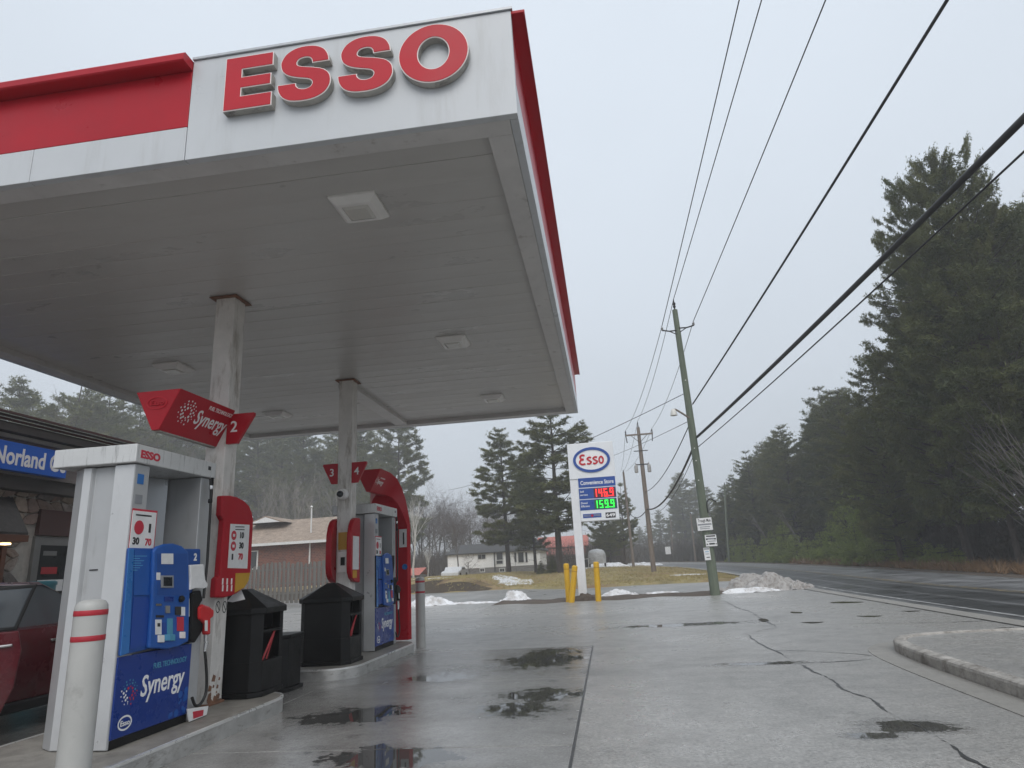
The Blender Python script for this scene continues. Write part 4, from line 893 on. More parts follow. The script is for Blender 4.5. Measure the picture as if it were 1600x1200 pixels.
# the open door, hinged at its front edge
dr = bpy.data.objects.new('open_door', None); 
hx, hy = cxm+.88, 4.72; ang = math.atan2(5.42-hy, -5.10-hx)
def dloc(pts): return [(hx+p*math.cos(ang), hy+p*math.sin(ang), z) for p, z in pts]
def dslab(pts, t_, m_, name, parent, off=0.):
    n_ = Vector((math.sin(ang), -math.cos(ang), 0)); a = [Vector(p)+n_*off for p in dloc(pts)]; b_ = [p+n_*t_ for p in a]; k_ = len(a)
    mb = MB(); mb.v = [tuple(p) for p in a+b_]; mb.f = [tuple(range(k_)), tuple(range(k_, 2*k_))]+[(i, (i+1) % k_, k_+(i+1) % k_, k_+i) for i in range(k_)]
    return mb.build(name, m_, parent, bevel=.01)
bpy.data.objects.remove(dr)
d_ = dslab([(0,.30),(.80,.28),(.88,.5),(.90,.80),(.86,.96),(0,.95)], .07, 'car_red', 'open_door', car, -.035)
dslab([(.05,.955),(.85,.965),(.955,1.345),(.5,1.33),(.22,1.14)], .03, 'car_trim', 'window_frame', d_, -.015)
dslab([(.13,.985),(.83,.99),(.92,1.315),(.52,1.30),(.27,1.13)], .036, 'car_glass', 'window_pane', d_, -.018)
dslab([(.70,.83),(.83,.835),(.83,.86),(.70,.855)], .02, 'chrome', 'door_handle', d_, .036)
dslab([(.0,1.0),(.16,.99),(.16,1.10),(.02,1.10)], .14, 'car_red', 'door_mirror', d_, .03)
# ------------------------------------------------------------------ price sign
mat('sign_white', (.76,.78,.80), .35, var=.04, scale=2); mat('sign_blue', (.012,.065,.30), .35, var=.05); mat('sign_face', (.82,.82,.82), .35, var=.02)
mat('sign_pole', (.74,.75,.77), .35, var=.05, dirt=((.4,.38,.34), .4, 3, .58, (1,1,.3)))
mat('led_red', (1.0,.03,.03), .4, emit=1.3, var=0); mat('led_green', (.03,.9,.08), .4, emit=1.0, var=0); mat('led_back_red', (.10,.012,.02), .4, var=.1); mat('led_back_green', (.012,.10,.025), .4, var=.1)
ps = thing('price_sign', 'tall white fuel price sign showing 146.9 in red and 159.9 in green', 'price sign', (-.3, 25.1, 0))
SY = 24.92
zs_ = lambda x, y: onY(880+x/8, 680+y/8, SY)
cp = MB().box(-1.18, .555, SY, SY+.36, 4.36, 5.72).build('logo_cabinet', 'sign_white', ps, bevel=.015)
MB().box(-1.175, -.87, SY+.03, SY+.33, -.05, 4.358).build('sign_post', 'sign_pole', ps, bevel=.01)
cb_ = MB().box(-.868, .55, SY+.01, SY+.35, 2.78, 4.358).build('price_cabinet', 'sign_white', ps, bevel=.012)
c_ = zs_(354, 307); n_ = 48
def elp(rx, rz, y): return [(c_.x+rx*math.cos(2*math.pi*i/n_), y, c_.z+rz*math.sin(2*math.pi*i/n_)) for i in range(n_)]
mb = MB(); A, B, A2, B2 = elp(.70,.48,SY-.035), elp(.60,.38,SY-.035), elp(.70,.48,SY), elp(.60,.38,SY)
mb.add(A+B+A2+B2, [(i,(i+1)%n_,n_+(i+1)%n_,n_+i) for i in range(n_)]+[(i,(i+1)%n_,2*n_+(i+1)%n_,2*n_+i) for i in range(n_)]+[(n_+i,n_+(i+1)%n_,3*n_+(i+1)%n_,3*n_+i) for i in range(n_)])
mb.build('oval_ring', 'sign_blue', cp, smooth=True); mb = MB(); mb.add(elp(.605,.385,SY-.012), [tuple(range(n_))]); mb.build('oval_face', 'sign_face', cp, recalc=False)
# hand-shaped Esso word: round-backed E, then s s o
def stroke(pts, wd, name, m_, parent, y0, y1, n=5):
    q = smoothpath([(a, b_, 0) for a, b_ in pts], n); l, r_ = ribbon2([(p.x, p.y) for p in q], [wd]*len(q))
    return quad_strip([(p.x, p.y) for p in l], [(p.x, p.y) for p in r_], y0, y1).build(name, m_, parent)
ex, ez, eh = c_.x-.45, c_.z-.165, .36
stroke([(ex+.20,ez+eh*.94),(ex+.11,ez+eh*1.0),(ex+.03,ez+eh*.86),(ex+.06,ez+eh*.60),(ex+.16,ez+eh*.55)], .07, 'letter', 'letter_red', cp, SY-.03, SY-.011)
stroke([(ex+.16,ez+eh*.54),(ex+.05,ez+eh*.48),(ex+.0,ez+eh*.22),(ex+.08,ez+.01),(ex+.21,ez+eh*.06)], .07, 'letter', 'letter_red', cp, SY-.031, SY-.011)
for k_ in range(2):
    x0 = ex+.27+k_*.225; h_ = .27
    stroke([(x0+.17,ez+h_*.90),(x0+.09,ez+h_*.97),(x0+.02,ez+h_*.76),(x0+.09,ez+h_*.52),(x0+.165,ez+h_*.30),(x0+.09,ez+h_*.04),(x0+.0,ez+h_*.12)], .062, 'letter', 'letter_red', cp, SY-.03, SY-.011)
ring_strip(ex+.81, ez+.135, (.105,.155), (.045,.09), SY-.03, SY-.011, 28).build('letter', 'letter_red', cp, smooth=True)
def srect(x0, y0, x1, y1, m_, name, d=.01, parent=cb_, base=SY+.009):
    a, b_ = zs_(x0, y0), zs_(x1, y1); a2 = zs_(x1, y0); zt = (a.z+a2.z)/2; zb = (b_.z+zs_(x0, y1).z)/2; xl = (a.x+zs_(x0,y1).x)/2; xr = (b_.x+a2.x)/2
    return MB().box(xl, xr, base-d, base, zb, zt).build(name, m_, parent), (xl, xr, zb, zt)
_, r1 = srect(188, 525, 652, 643, 'sign_blue', 'header_panel')
text('lettering', 'Convenience Store', .21, (r1[0]+.07, SY-.003, r1[2]+.10), XV, UPV, 'print_white', cb_, off=.004, fitw=r1[1]-r1[0]-.14)
SEG = {'1': 'bc', '4': 'fgbc', '6': 'afgedc', '9': 'abgfcd', '5': 'afgcd'}
def digits(s, x0, x1, z0, z1, m_, parent, y):
    n = len(s.replace('.', '')); pitch = (x1-x0)/(n+.15); x = x0; w_, h_, t_ = pitch*.68, z1-z0, .042
    mb = MB()
    for ch in s:
        if ch == '.': mb.box(x-pitch*.22, x-pitch*.22+t_*1.1, y-.006, y, z0, z0+t_*1.1); x += pitch*.12; continue
        S = {'a': (x,x+w_,z1-t_,z1), 'd': (x,x+w_,z0,z0+t_), 'g': (x,x+w_,(z0+z1-t_)/2,(z0+z1+t_)/2), 'f': (x,x+t_,z0+h_/2,z1), 'e': (x,x+t_,z0,z0+h_/2), 'b': (x+w_-t_,x+w_,z0+h_/2,z1), 'c': (x+w_-t_,x+w_,z0,z0+h_/2)}
        for q in SEG[ch]: a = S[q]; mb.box(a[0]+.003, a[1]-.003, y-.006, y, a[2]+.003, a[3]-.003)
        x += pitch
    mb.build('digits', m_, parent)
for (y0, y1, s_, mb_, ml_, l1, l2) in ((655,787,'146.9','led_back_red','led_red','Self','service'), (797,928,'159.9','led_back_green','led_green','Diesel','Efficient')):
    o_, r_ = srect(197 if y0 < 700 else 208, y0, 662 if y0 < 700 else 674, y1, 'sign_blue', 'price_panel')
    x0 = r_[0]+(r_[1]-r_[0])*.40; MB().box(x0, r_[1]-.02, SY-.006, SY-.0015, r_[2]+.02, r_[3]-.02).build('led_board', mb_, cb_)
    digits(s_, x0+.03-(.05 if s_[0] == '1' else 0), r_[1]-.03, r_[2]+.045, r_[3]-.045, ml_, cb_, SY-.0065)
    text('lettering', l1, .10, (r_[0]+.04, SY-.003, r_[3]-.15), XV, UPV, 'print_white', cb_, off=.001); text('lettering', l2, .10, (r_[0]+.04, SY-.003, r_[3]-.27), XV, UPV, 'print_white', cb_, off=.001)
o_, r_ = srect(248, 980, 478, 1030, 'sign_blue', 'small_panel'); cxm_ = (r_[0]+r_[1])/2
MB().lathe([(.045,0),(.045,.004)], (cxm_, SY-.006, (r_[2]+r_[3])/2), 16, 'y').build('small_logo', 'letter_red', cb_)
for zz in (.35, .62): MB().box(r_[0]+.03, cxm_-.06, SY-.003, SY-.0015, r_[2]+(r_[3]-r_[2])*zz, r_[2]+(r_[3]-r_[2])*zz+.02).build('print_line', 'print_grey', cb_); MB().box(cxm_+.06, r_[1]-.03, SY-.003, SY-.0015, r_[2]+(r_[3]-r_[2])*zz, r_[2]+(r_[3]-r_[2])*zz+.02).build('print_line', 'print_grey', cb_)
o_, r_ = srect(530, 962, 655, 1030, 'print_black', 'lottery_panel')
text('lettering', '649', .16, (r_[0]+.02, SY-.003, r_[2]+.045), XV, UPV, 'print_white', cb_, off=.005, fitw=r_[1]-r_[0]-.04)
snow_pile('small dark earth heap round the foot of the price sign', -1.0, 24.9, .45, .35, .22, 61, 'dirt', name='earth_heap').__setitem__('category', 'earth')
# ------------------------------------------------------------------ utility poles
mat('pole_green', (.125,.15,.11), .85, var=.25, scale=4, dirt=((.07,.065,.05), .7, 5, .52, (1.5,1.5,.15)), bump=.5, bscale=30, stretch=(3,3,.3))
mat('pole_wood', (.20,.165,.14), .9, var=.25, scale=4, dirt=((.10,.08,.065), .6, 5, .5, (1.5,1.5,.15)), bump=.5, bscale=30, stretch=(3,3,.3))
mat('iron', (.05,.05,.052), .6, .6, var=.2); mat('porcelain', (.32,.31,.30), .3, var=.1); mat('wire', (.02,.02,.021), .6, var=.1)
gp_ = thing('utility_pole', 'leaning green-stained utility pole with paper signs and a street lamp', 'utility pole', (3.5, 24.13, 0))
MB().tube([(3.5,24.13,-.3),(3.49,24.13,1.5),(3.45,24.13,5),(3.38,24.13,10.45)], [.168,.16,.135,.10], 16).build('post', 'pole_green', gp_, smooth=True)
MB().lathe([(.03,-.05),(.04,0),(.02,.05),(.055,.08),(.055,.14),(.03,.16),(.06,.2),(.06,.26),(.025,.29),(.02,.4)], (3.38,24.13,10.48), 12).build('top_insulator', 'iron', gp_, smooth=True)
for (dx, zz, dz) in ((-.58, 9.62, .10), (.60, 9.70, .10)):
    o = MB().tube([(3.39,24.06,zz-.02),(3.39+dx*.55,24.06,zz-.03),(3.39+dx,24.06,zz+.03)], .028, 8).build('bracket_arm', 'iron', gp_, smooth=True)
    MB().tube([(3.39,24.06,zz-.22),(3.39+dx*.5,24.06,zz-.05)], .018, 6).build('brace', 'iron', o)
    MB().lathe([(.03,0),(.055,.03),(.03,.06),(.055,.09),(.02,.13)], (3.39+dx,24.06,zz+.03), 10).build('insulator', 'porcelain', o, smooth=True)
la = MB().tube(smoothpath([(3.42,24.05,6.15),(3.2,24.0,6.32),(2.95,23.95,6.50),(2.86,23.95,6.52)], 4), .035, 8).build('lamp_arm', 'pole_wood', gp_, smooth=True)
MB().lathe([(.05,.10),(.09,.06),(.11,-.02),(.13,-.14),(.11,-.145)], (2.84,23.95,6.44), 14).build('lamp_head', 'lamp_lens', la, smooth=True)
MB().tube(smoothpath([(3.60,24.02,2.75),(3.60,23.98,3.1),(3.72,23.96,3.22),(3.86,23.96,3.15),(3.9,23.96,3.10)], 4), .018, 6).build('conduit_hook', 'iron', gp_, smooth=True)
for zz in (7.6, 3.9, 5.05, 4.6): MB().lathe([(.02,0),(.02,.012)], (3.42,23.975,zz), 8, 'y').build('pole_tag', 'lamp_housing', gp_)
def pole_sign(px0, py0, px1, py1, label, lines, tilt, body=None):
    a, b_ = onY(px0, py0, 23.93), onY(px1, py1, 23.93); cx_, cz_ = (a.x+b_.x)/2, (a.z+b_.z)/2; w_, h_ = abs(b_.x-a.x), abs(a.z-b_.z)
    t = thing('pole_notice', label, 'notice', (cx_, 23.92, cz_), 'notices nailed to the green pole', local=True); 
    p = MB().box(-w_/2, w_/2, 0, .012, -h_/2, h_/2).build('board', 'paper', t)
    for (f0, f1, y, hh, m_) in lines: MB().box(-w_/2+w_*f0, -w_/2+w_*f1, -.002, .0, -h_/2+h_*(1-y-hh), -h_/2+h_*(1-y)).build('print_line', m_, p)
    if body: text('lettering', body, h_*.34, (-w_*.42, -.0015, h_*.18), XV, UPV, 'print_black', p, off=.002, fitw=w_*.84)
    t.rotation_euler = (0, tilt, 0)
mat('print_green', (.02,.10,.05), .5, var=.1)
pole_sign(1088, 810, 1114, 828, 'white Trough Man notice, topmost of the boards on the green pole', [(.04,.96,.46,.13,'print_grey'), (.15,.85,.68,.07,'print_grey'), (.15,.8,.82,.07,'print_grey')], -.02, 'Trough Man')
pole_sign(1101, 836, 1121, 853, 'white notice with black bars, middle of the boards on the green pole', [(.1,.9,.06,.12,'print_black'), (.2,.8,.28,.14,'print_grey'), (.06,.2,.3,.14,'print_black'), (.8,.94,.3,.14,'print_black'), (.15,.9,.52,.08,'print_grey'), (.3,.8,.72,.14,'print_black'), (.06,.2,.76,.1,'print_black'), (.86,.96,.76,.1,'print_black')], .0)
pole_sign(1099, 856, 1111, 875, 'narrow white notice with an arrow, lowest of the boards on the green pole', [(.06,.94,.03,.13,'print_grey'), (.2,.8,.3,.05,'print_lightblue'), (.2,.8,.48,.05,'print_grey'), (.3,.85,.74,.07,'print_black')], -.02)
# wooden pole on the mound
WY = 48.; wb = onY(1022, 896, WY); wt = onY(997, 668, WY)
wp = thing('utility_pole', 'weathered wooden pole with crossarm and twin transformers on the grass mound', 'utility pole', (wb.x, WY, wb.z))
lp_ = lambda z: wb.lerp(wt, (z-wb.z)/(wt.z-wb.z))
MB().tube([wb-Vector((0,0,.6)), lp_(4), lp_(8), wt], [.18,.165,.145,.115], 14).build('post', 'pole_wood', wp, smooth=True)
ca = lp_(wt.z-.55); arm = MB().box(ca.x-1.0, ca.x+1.0, WY-.17, WY-.07, ca.z-.05, ca.z+.06).build('crossarm', 'pole_wood', wp)
for dx in (-.95, .95):
    MB().lathe([(.03,0),(.06,.06),(.03,.12),(.06,.18),(.02,.3)], (ca.x+dx, WY-.12, ca.z+.06), 10).build('insulator', 'iron', arm, smooth=True)
    MB().tube([(ca.x+dx, WY-.12, ca.z-.05), (ca.x+dx*.95, WY-.12, ca.z-.55)], .035, 6).build('cutout', 'iron', arm); MB().tube([(ca.x+dx*.6,WY-.12,ca.z-.05),(ca.x,WY-.12,ca.z-.6)], .02, 6).build('brace', 'iron', arm)
MB().lathe([(.03,0),(.05,.1),(.03,.2),(.04,.3),(.015,.45)], (wt.x, WY, wt.z), 10).build('top_insulator', 'iron', wp, smooth=True)
c3 = lp_(wt.z-1.75); o = MB().box(c3.x-.5, c3.x+.5, WY-.16, WY-.1, c3.z-.03, c3.z+.03).build('bracket', 'iron', wp)
c4 = lp_(wt.z-2.9); o = MB().box(c4.x-.5, c4.x+.5, WY-.16, WY-.08, c4.z+.12, c4.z+.2).build('transformer_rack', 'iron', wp)
for dx in (-.46, .46): MB().lathe([(.10,-.42),(.13,-.4),(.13,.05),(.11,.1),(.04,.14),(.03,.3)], (c4.x+dx, WY-.14, c4.z), 14).build('transformer', 'porcelain', o, smooth=True)
def plain_pole(pxb, pyb, pxt, pyt, Y, r_, label, m_='pole_wood', arm_w=0):
    b_, t_ = onY(pxb, pyb, Y), onY(pxt, pyt, Y)
    t = thing('utility_pole', label, 'utility pole', tuple(b_)); MB().tube([b_-Vector((0,0,1.2)), b_.lerp(t_, .5), t_], [r_, r_*.85, r_*.65], 10).build('post', m_, t, smooth=True)
    if arm_w: MB().box(t_.x-arm_w, t_.x+arm_w, Y-.15, Y-.08, t_.z-.6, t_.z-.5).build('crossarm', m_, t)
    MB().lathe([(.04,0),(.06,.1),(.02,.25)], tuple(t_), 8).build('top_insulator', 'iron', t); return t
plain_pole(990, 884, 974, 738, 72, .16, 'bare wooden pole in front of the dark pines beside the price sign')
plain_pole(1051, 866, 1048, 812, 118, .15, 'grey wooden pole standing far along the road bend beside a small white sign')
plain_pole(1086, 870, 1079, 803, 98, .15, 'pale wooden pole on the outer side of the road bend behind the green pole')
plain_pole(1137, 862, 1132, 757, 82, .15, 'dark wooden pole against the edge of the roadside forest', 'pole_green', .6)
# small road sign
p_ = onY(1045, 872, 100); rs = thing('road_sign', 'small white road sign on a post far along the bend', 'road sign', tuple(p_))
MB().box(p_.x-.04, p_.x+.04, 99.95, 100.03, p_.z-.8, p_.z+1.4).build('post', 'iron', rs); MB().box(p_.x-.38, p_.x+.38, 99.9, 99.94, p_.z+.55, p_.z+1.6).build('plate', 'paper', rs)
# ------------------------------------------------------------------ wires
def wire(a, b_, sag, r_, label, n=24, ang=5):
    a, b_ = Vector(a), Vector(b_); pts = []
    for i in range(n+1): t = i/n; p = a.lerp(b_, t); p.z -= 4*sag*t*(1-t); pts.append(p)
    o = MB().tube(pts, r_, ang).build('overhead_wire', 'wire', smooth='all'); tag(o, label, 'wire', 'overhead wires'); return o
def through(p0, pxy, X, Yend, sag):
    p0 = Vector(p0); p1 = onX(*pxy, X); d = p1-p0; t1 = (p1.y-p0.y)/(Yend-p0.y); e = p0+d/t1; e.z = p0.z+(p1.z-p0.z+4*sag*t1*(1-t1))/t1; return e
TW = [((2.81,24.06,9.80), (1155,0), 3.8, .014, 'thin power wire from the store-side bracket of the green pole passing overhead'),
      ((3.38,24.13,10.88), (1190,0), 4.3, .014, 'thin power wire from the top of the green pole passing overhead'),
      ((3.99,24.06,9.88), (1290,0), 5.0, .014, 'thin power wire from the road-side bracket of the green pole passing overhead'),
      ((3.58,24.1,6.70), (1480,0), 5.0, .024, 'medium black cable leaving the green pole at lamp height and passing overhead'),
      ((3.58,24.1,5.47), (1600,185), 5.0, .046, 'thick black bundled cable, heaviest of the lines on the green pole'),
      ((3.58,24.1,5.11), (1600,237), 5.0, .014, 'thin black cable hanging below the thick bundled cable')]
for p0, pxy, X, r_, lb in TW: wire(p0, through(p0, pxy, X, -14, .3), .3, r_, lb, 30, 8)
ins = [(ca.x-.95, WY-.12, ca.z+.36), (wt.x, WY, wt.z+.45), (ca.x+.95, WY-.12, ca.z+.36)]
for (p0, _, _, _, lb), q, s_ in zip(TW[:3], ins, ('store-side end', 'centre', 'road-side end')): wire(p0, q, .45, .012, f'thin wire from green pole to the {s_} of the wooden pole crossarm')
wire((3.42,24.1,6.05), lp_(5.6+wb.z), .5, .02, 'black cable sagging from below the lamp arm to the wooden pole')
wire((3.45,24.1,5.2), lp_(4.4+wb.z), .7, .045, 'thick black bundled cable sagging from the green pole to the wooden pole')
wire((3.45,24.1,4.95), lp_(4.1+wb.z), .75, .012, 'thin black cable hanging under the sagging bundled cable between the two poles')
p3 = onY(974, 738, 72); p4 = onY(982, 800, 72)
wire(lp_(4.4+wb.z), p4, .6, .035, 'thick cable continuing from the wooden pole to the bare pole beyond')
for q, s_ in zip(ins, ('store-side end', 'centre', 'road-side end')): wire(q, (p3.x+(q[0]-wt.x)*.3, p3.y, p3.z+.1), .5, .012, f'thin wire from the {s_} of the crossarm to the bare pole beyond')
wire((3.40,24.1,7.15), onY(700, 766, 60), .5, .014, 'service wire running from the green pole over the price sign towards the houses')
wire((3.42,24.1,6.1), onY(900, 728, 70), .3, .011, 'lower service wire running from the green pole behind the price sign')
# ------------------------------------------------------------------ store
mat('stone_mortar', (.46,.43,.39), .9, var=.2, scale=8, bump=.5); 
for i, c in enumerate(((.30,.23,.19), (.24,.21,.185), (.18,.16,.15), (.36,.29,.23), (.26,.19,.16), (.33,.28,.25))): mat('stone_%d' % i, c, .75, var=.3, scale=5, bump=.9, bscale=18)
mat('store_brown', (.07,.032,.028), .7, var=.15); mat('store_fascia', (.17,.15,.14), .7, var=.2, scale=2, stretch=(1,.2,3)); mat('store_trim', (.42,.40,.37), .6, var=.15)
mat('store_beam', (.075,.07,.065), .8, var=.25, scale=3, stretch=(3,.3,3)); mat('shingle', (.055,.052,.05), .9, var=.35, scale=12, bump=.6, bscale=30); mat('wood_fascia', (.14,.055,.03), .6, var=.2, scale=5, stretch=(3,.3,3))
mat('store_sign_blue', (.01,.11,.52), .4, var=.04); mat('store_glass', (.03,.032,.035), .08, var=.2, spec=.8); mat('frame_grey', (.17,.17,.165), .5, var=.1); mat('teal', (.03,.17,.21), .5, var=.15); mat('roof_membrane', (.05,.045,.042), .8, var=.2)
WX = -10.0
stx = thing('convenience_store', 'stone-fronted convenience store with a blue Norland sign', 'store', (-13, 11, 0))
MB().box(-17, WX-.03, 2.0, 12.3, -.05, 3.2).build('wall', 'stone_mortar', stx)
MB().box(-17.6, WX+.5, 1.4, 12.75, 3.86, 3.98).build('roof', 'roof_membrane', stx); rfz = 3.98
for k_ in range(4): MB().box(WX+.40+k_*.05, WX+.44+k_*.05, 1.35, 12.8, 3.985+k_*.045, 4.02+k_*.045).build('roof_edge', 'store_brown' if k_ % 2 else 'roof_membrane', stx)
MB().box(-17.4, WX+.30, 1.6, 12.55, 3.2, 3.858).build('fascia', 'store_fascia', stx)
MB().box(WX+.30, WX+.35, 1.6, 12.55, 3.79, 3.855).build('fascia_trim', 'store_trim', stx)
sg = MB().box(WX+.31, WX+.43, 5.2, onX(103, 745, WX+.43).y, onX(0,732,WX+.43).z, onX(0,686,WX+.43).z).build('store_sign', 'store_sign_blue', stx, bevel=.01)
y0 = onX(-13, 725, WX+.43).y; y1 = onX(104, 745, WX+.43).y; zz = onX(0, 722, WX+.43).z
text('lettering', 'Norland Ge', .40, (WX+.432, y0, zz), YV, UPV, 'print_white', sg, off=.010, fitw=y1-y0-.06)
MB().box(WX-.03, WX+.25, 1.6, 12.55, 2.98, 3.198).build('beam', 'store_beam', stx, bevel=.01)
# stone facing, stone by stone
MB().box(WX+.02, WX+1.9, 1.0, 13.2, -.02, .14).build('walkway', 'island_concrete', stx, bevel=.01)
random.seed(14); gy, gz = .27, .22; ny_, nz_ = 19, 15; Y0_, Z0_ = 7.0, 0.02; V = {}
for i in range(ny_+1):
    for j in range(nz_+1): V[i, j] = (Y0_+i*gy+(random.uniform(-.075,.075) if 0 < i < ny_ else 0)+(j % 2)*.14, Z0_+j*gz*.925+(random.uniform(-.055,.055) if 0 < j < nz_ else 0))
ydoor0, ydoor1 = onX(52, 850, WX).y, onX(52, 850, WX).y+1.25; ywin1 = onX(9, 850, WX).y
for i in range(ny_):
    for j in range(nz_):
        q = [V[i,j], V[i+1,j], V[i+1,j+1], V[i,j+1]]; cy_, cz_ = sum(a for a, _ in q)/4, sum(b_ for _, b_ in q)/4
        if ydoor0-.12 < cy_ < ydoor1+.1 and cz_ < 2.62: continue
        if cy_ < ywin1 and .7 < cz_ < 2.25: continue
        pts = []
        for k_ in range(4):
            a, b_ = q[k_], q[(k_+1) % 4]
            for f in (.16, .84): x = a[0]+(b_[0]-a[0])*f; y = a[1]+(b_[1]-a[1])*f; pts.append((cy_+(x-cy_)*.93, cz_+(y-cz_)*.91))
        MB().ex(pts, 'x', WX-.035, WX+random.uniform(.012,.045)).build('stone', 'stone_%d' % random.randrange(6), stx, bevel=.008, seg=1)
# door, transom panel, window with hood
dd = MB().box(WX-.03, WX+.03, ydoor0, ydoor1, .02, 2.25).build('door', 'frame_grey', stx); MB().box(WX+.028, WX+.034, ydoor0+.14, ydoor1-.14, .25, 2.1).build('door_glass', 'store_glass', dd)
MB().box(WX-.02, WX+.06, ydoor0+.02, ydoor1+.2, 2.27, 2.72).build('transom_panel', 'store_brown', stx)
MB().box(WX+.036, WX+.04, ydoor0+.2, ydoor0+.55, 1.60, 1.72).build('door_poster', 'squeegee_red', dd); MB().box(WX+.036, WX+.04, ydoor0+.15, ydoor0+.72, 1.30, 1.50).build('door_notice', 'paper', dd)
MB().box(WX+.036, WX+.038, ydoor0+.2, ydoor0+.5, 1.92, 2.0).build('door_decal', 'frame_grey', dd)
MB().box(WX-.025, WX+.01, 4.5, ywin1, .75, 2.2).build('window', 'store_glass', stx); MB().box(WX+.01, WX+.04, ywin1-.09, ywin1, .75, 2.2).build('window_jamb', 'wood_fascia', stx)
yh = onX(20, 775, WX).y; yh2 = onX(45, 828, WX+.6).y; zh0 = onX(40, 832, WX+.6).z; zh1 = onX(10, 775, WX).z
mb = MB(); mb.v = [(WX,4,zh1),(WX,yh,zh1),(WX+.6,yh2,zh0),(WX+.6,4,zh0),(WX,4,zh1-.1),(WX,yh,zh1-.1),(WX+.6,yh2,zh0-.04),(WX+.6,4,zh0-.04),(WX,yh2-.05,zh0)]
mb.f = [(0,1,2,3),(7,6,5,4),(3,2,6,7),(1,8,2)]; hd = mb.build('window_hood', 'shingle', stx)
MB().box(WX+.05, WX+.62, 4, yh2, zh0-.15, zh0-.045).build('hood_fascia', 'wood_fascia', hd)
mat('lamp_warm', (1.0,.72,.35), .4, emit=4.0, var=0); p_ = onX(9, 842, WX+.3); MB().box(p_.x-.05, p_.x+.05, p_.y-.06, p_.y+.06, zh0-.18, zh0-.152).build('soffit_lamp', 'lamp_warm', hd)
p_ = onX(61, 905, WX+.35); tb = thing('teal_bin', 'teal waste bin standing before the store door', 'bin', (WX+.4, p_.y, .14))
MB().lathe([(.17,.142),(.22,1.38),(.22,1.40)], (WX+.4, p_.y, 0), 16).build('tub', 'teal', tb, smooth=True); MB().lathe([(.235,1.40),(.235,1.45),(.2,1.47)], (WX+.4, p_.y, 0), 16).build('rim', 'teal', tb, smooth=True)
# ------------------------------------------------------------------ fence
mat('fence_wood', (.15,.142,.13), .9, var=.3, scale=3, dirt=((.08,.075,.07), .6, 6, .52, (4,4,.3)), bump=.5, bscale=30, stretch=(4,4,.3))
FA, FB = onZ(330, 953), onZ(512, 945); FA.z = FB.z = 0; fl = (FB-FA).length; fd = (FB-FA)/fl; fn = Vector((fd.y, -fd.x, 0))
fc = thing('board_fence', 'weathered grey board fence in front of the brick house', 'fence', tuple(FA)); random.seed(3)
np_ = int(fl/.128)
for i in range(np_):
    w_ = .125*random.uniform(.85, 1.1); s0 = i*.128; h_ = 1.98+random.uniform(-.05,.06)+.06*math.sin(i*.25); off = -.05 if i % 2 else .05
    z0 = th(FA.y)+.06
    pts = [(s0, z0), (s0+w_, z0), (s0+w_, z0+h_-.03), (s0+w_*.7, z0+h_), (s0+w_*.3, z0+h_), (s0, z0+h_-.03)]
    mb = MB(); 
    for t_ in (off-.01, off+.01): mb.v += [tuple(FA+fd*a+fn*t_+Vector((0,0,b_-FA.z))) for a, b_ in pts]
    mb.f = [tuple(range(6)), tuple(range(6,12))]+[(k_, (k_+1) % 6, 6+(k_+1) % 6, 6+k_) for k_ in range(6)]
    mb.build('picket', 'fence_wood', fc)
for zz in (.5, 1.0, 1.7):
    a, b_ = FA+fd*-.05, FA+fd*fl; mb = MB(); z0 = th(FA.y)+zz
    mb.v = [tuple(p+fn*o_+Vector((0,0,z0+dz))) for p in (a, b_) for o_, dz in ((-.035,0),(.035,0),(.035,.08),(-.035,.08))]; mb.f = [(0,1,5,4),(1,2,6,5),(2,3,7,6),(3,0,4,7),(0,1,2,3),(4,5,6,7)]; mb.build('rail', 'fence_wood', fc)
# ------------------------------------------------------------------ houses
def brick_mat(name, c1, c2, mo, sc_):
    m = bpy.data.materials.new(name); m.use_nodes = True; MATS[name] = m; N = m.node_tree.nodes; L = m.node_tree.links; b = N['Principled BSDF']
    t = N.new('ShaderNodeTexBrick'); t.inputs['Color1'].default_value = (*c1,1); t.inputs['Color2'].default_value = (*c2,1); t.inputs['Mortar'].default_value = (*mo,1); t.inputs['Scale'].default_value = sc_; t.inputs['Mortar Size'].default_value = .012
    g_ = N.new('ShaderNodeTexCoord'); mp = N.new('ShaderNodeMapping'); mp.inputs['Rotation'].default_value = (R(90),0,0); L.new(g_.outputs['Object'], mp.inputs['Vector']); L.new(mp.outputs[0], t.inputs['Vector'])
    L.new(t.outputs[0], b.inputs['Base Color']); b.inputs['Roughness'].default_value = .85
brick_mat('brick', (.20,.075,.05), (.12,.05,.04), (.25,.2,.17), 2.2)
mat('roof_tan', (.30,.235,.185), .9, var=.35, scale=3, bump=.4, bscale=12, dirt=((.17,.13,.10), .6, 5)); mat('roof_dark', (.06,.06,.062), .9, var=.3, scale=3, bump=.4, bscale=12); mat('roof_red', (.45,.13,.10), .55, var=.1, scale=2)
mat('siding_white', (.90,.90,.89), .6, var=.06, scale=2); mat('foundation', (.22,.21,.20), .9, var=.2); mat('win_dark', (.035,.037,.04), .1, var=.2); mat('eave_white', (.66,.66,.65), .5, var=.08)
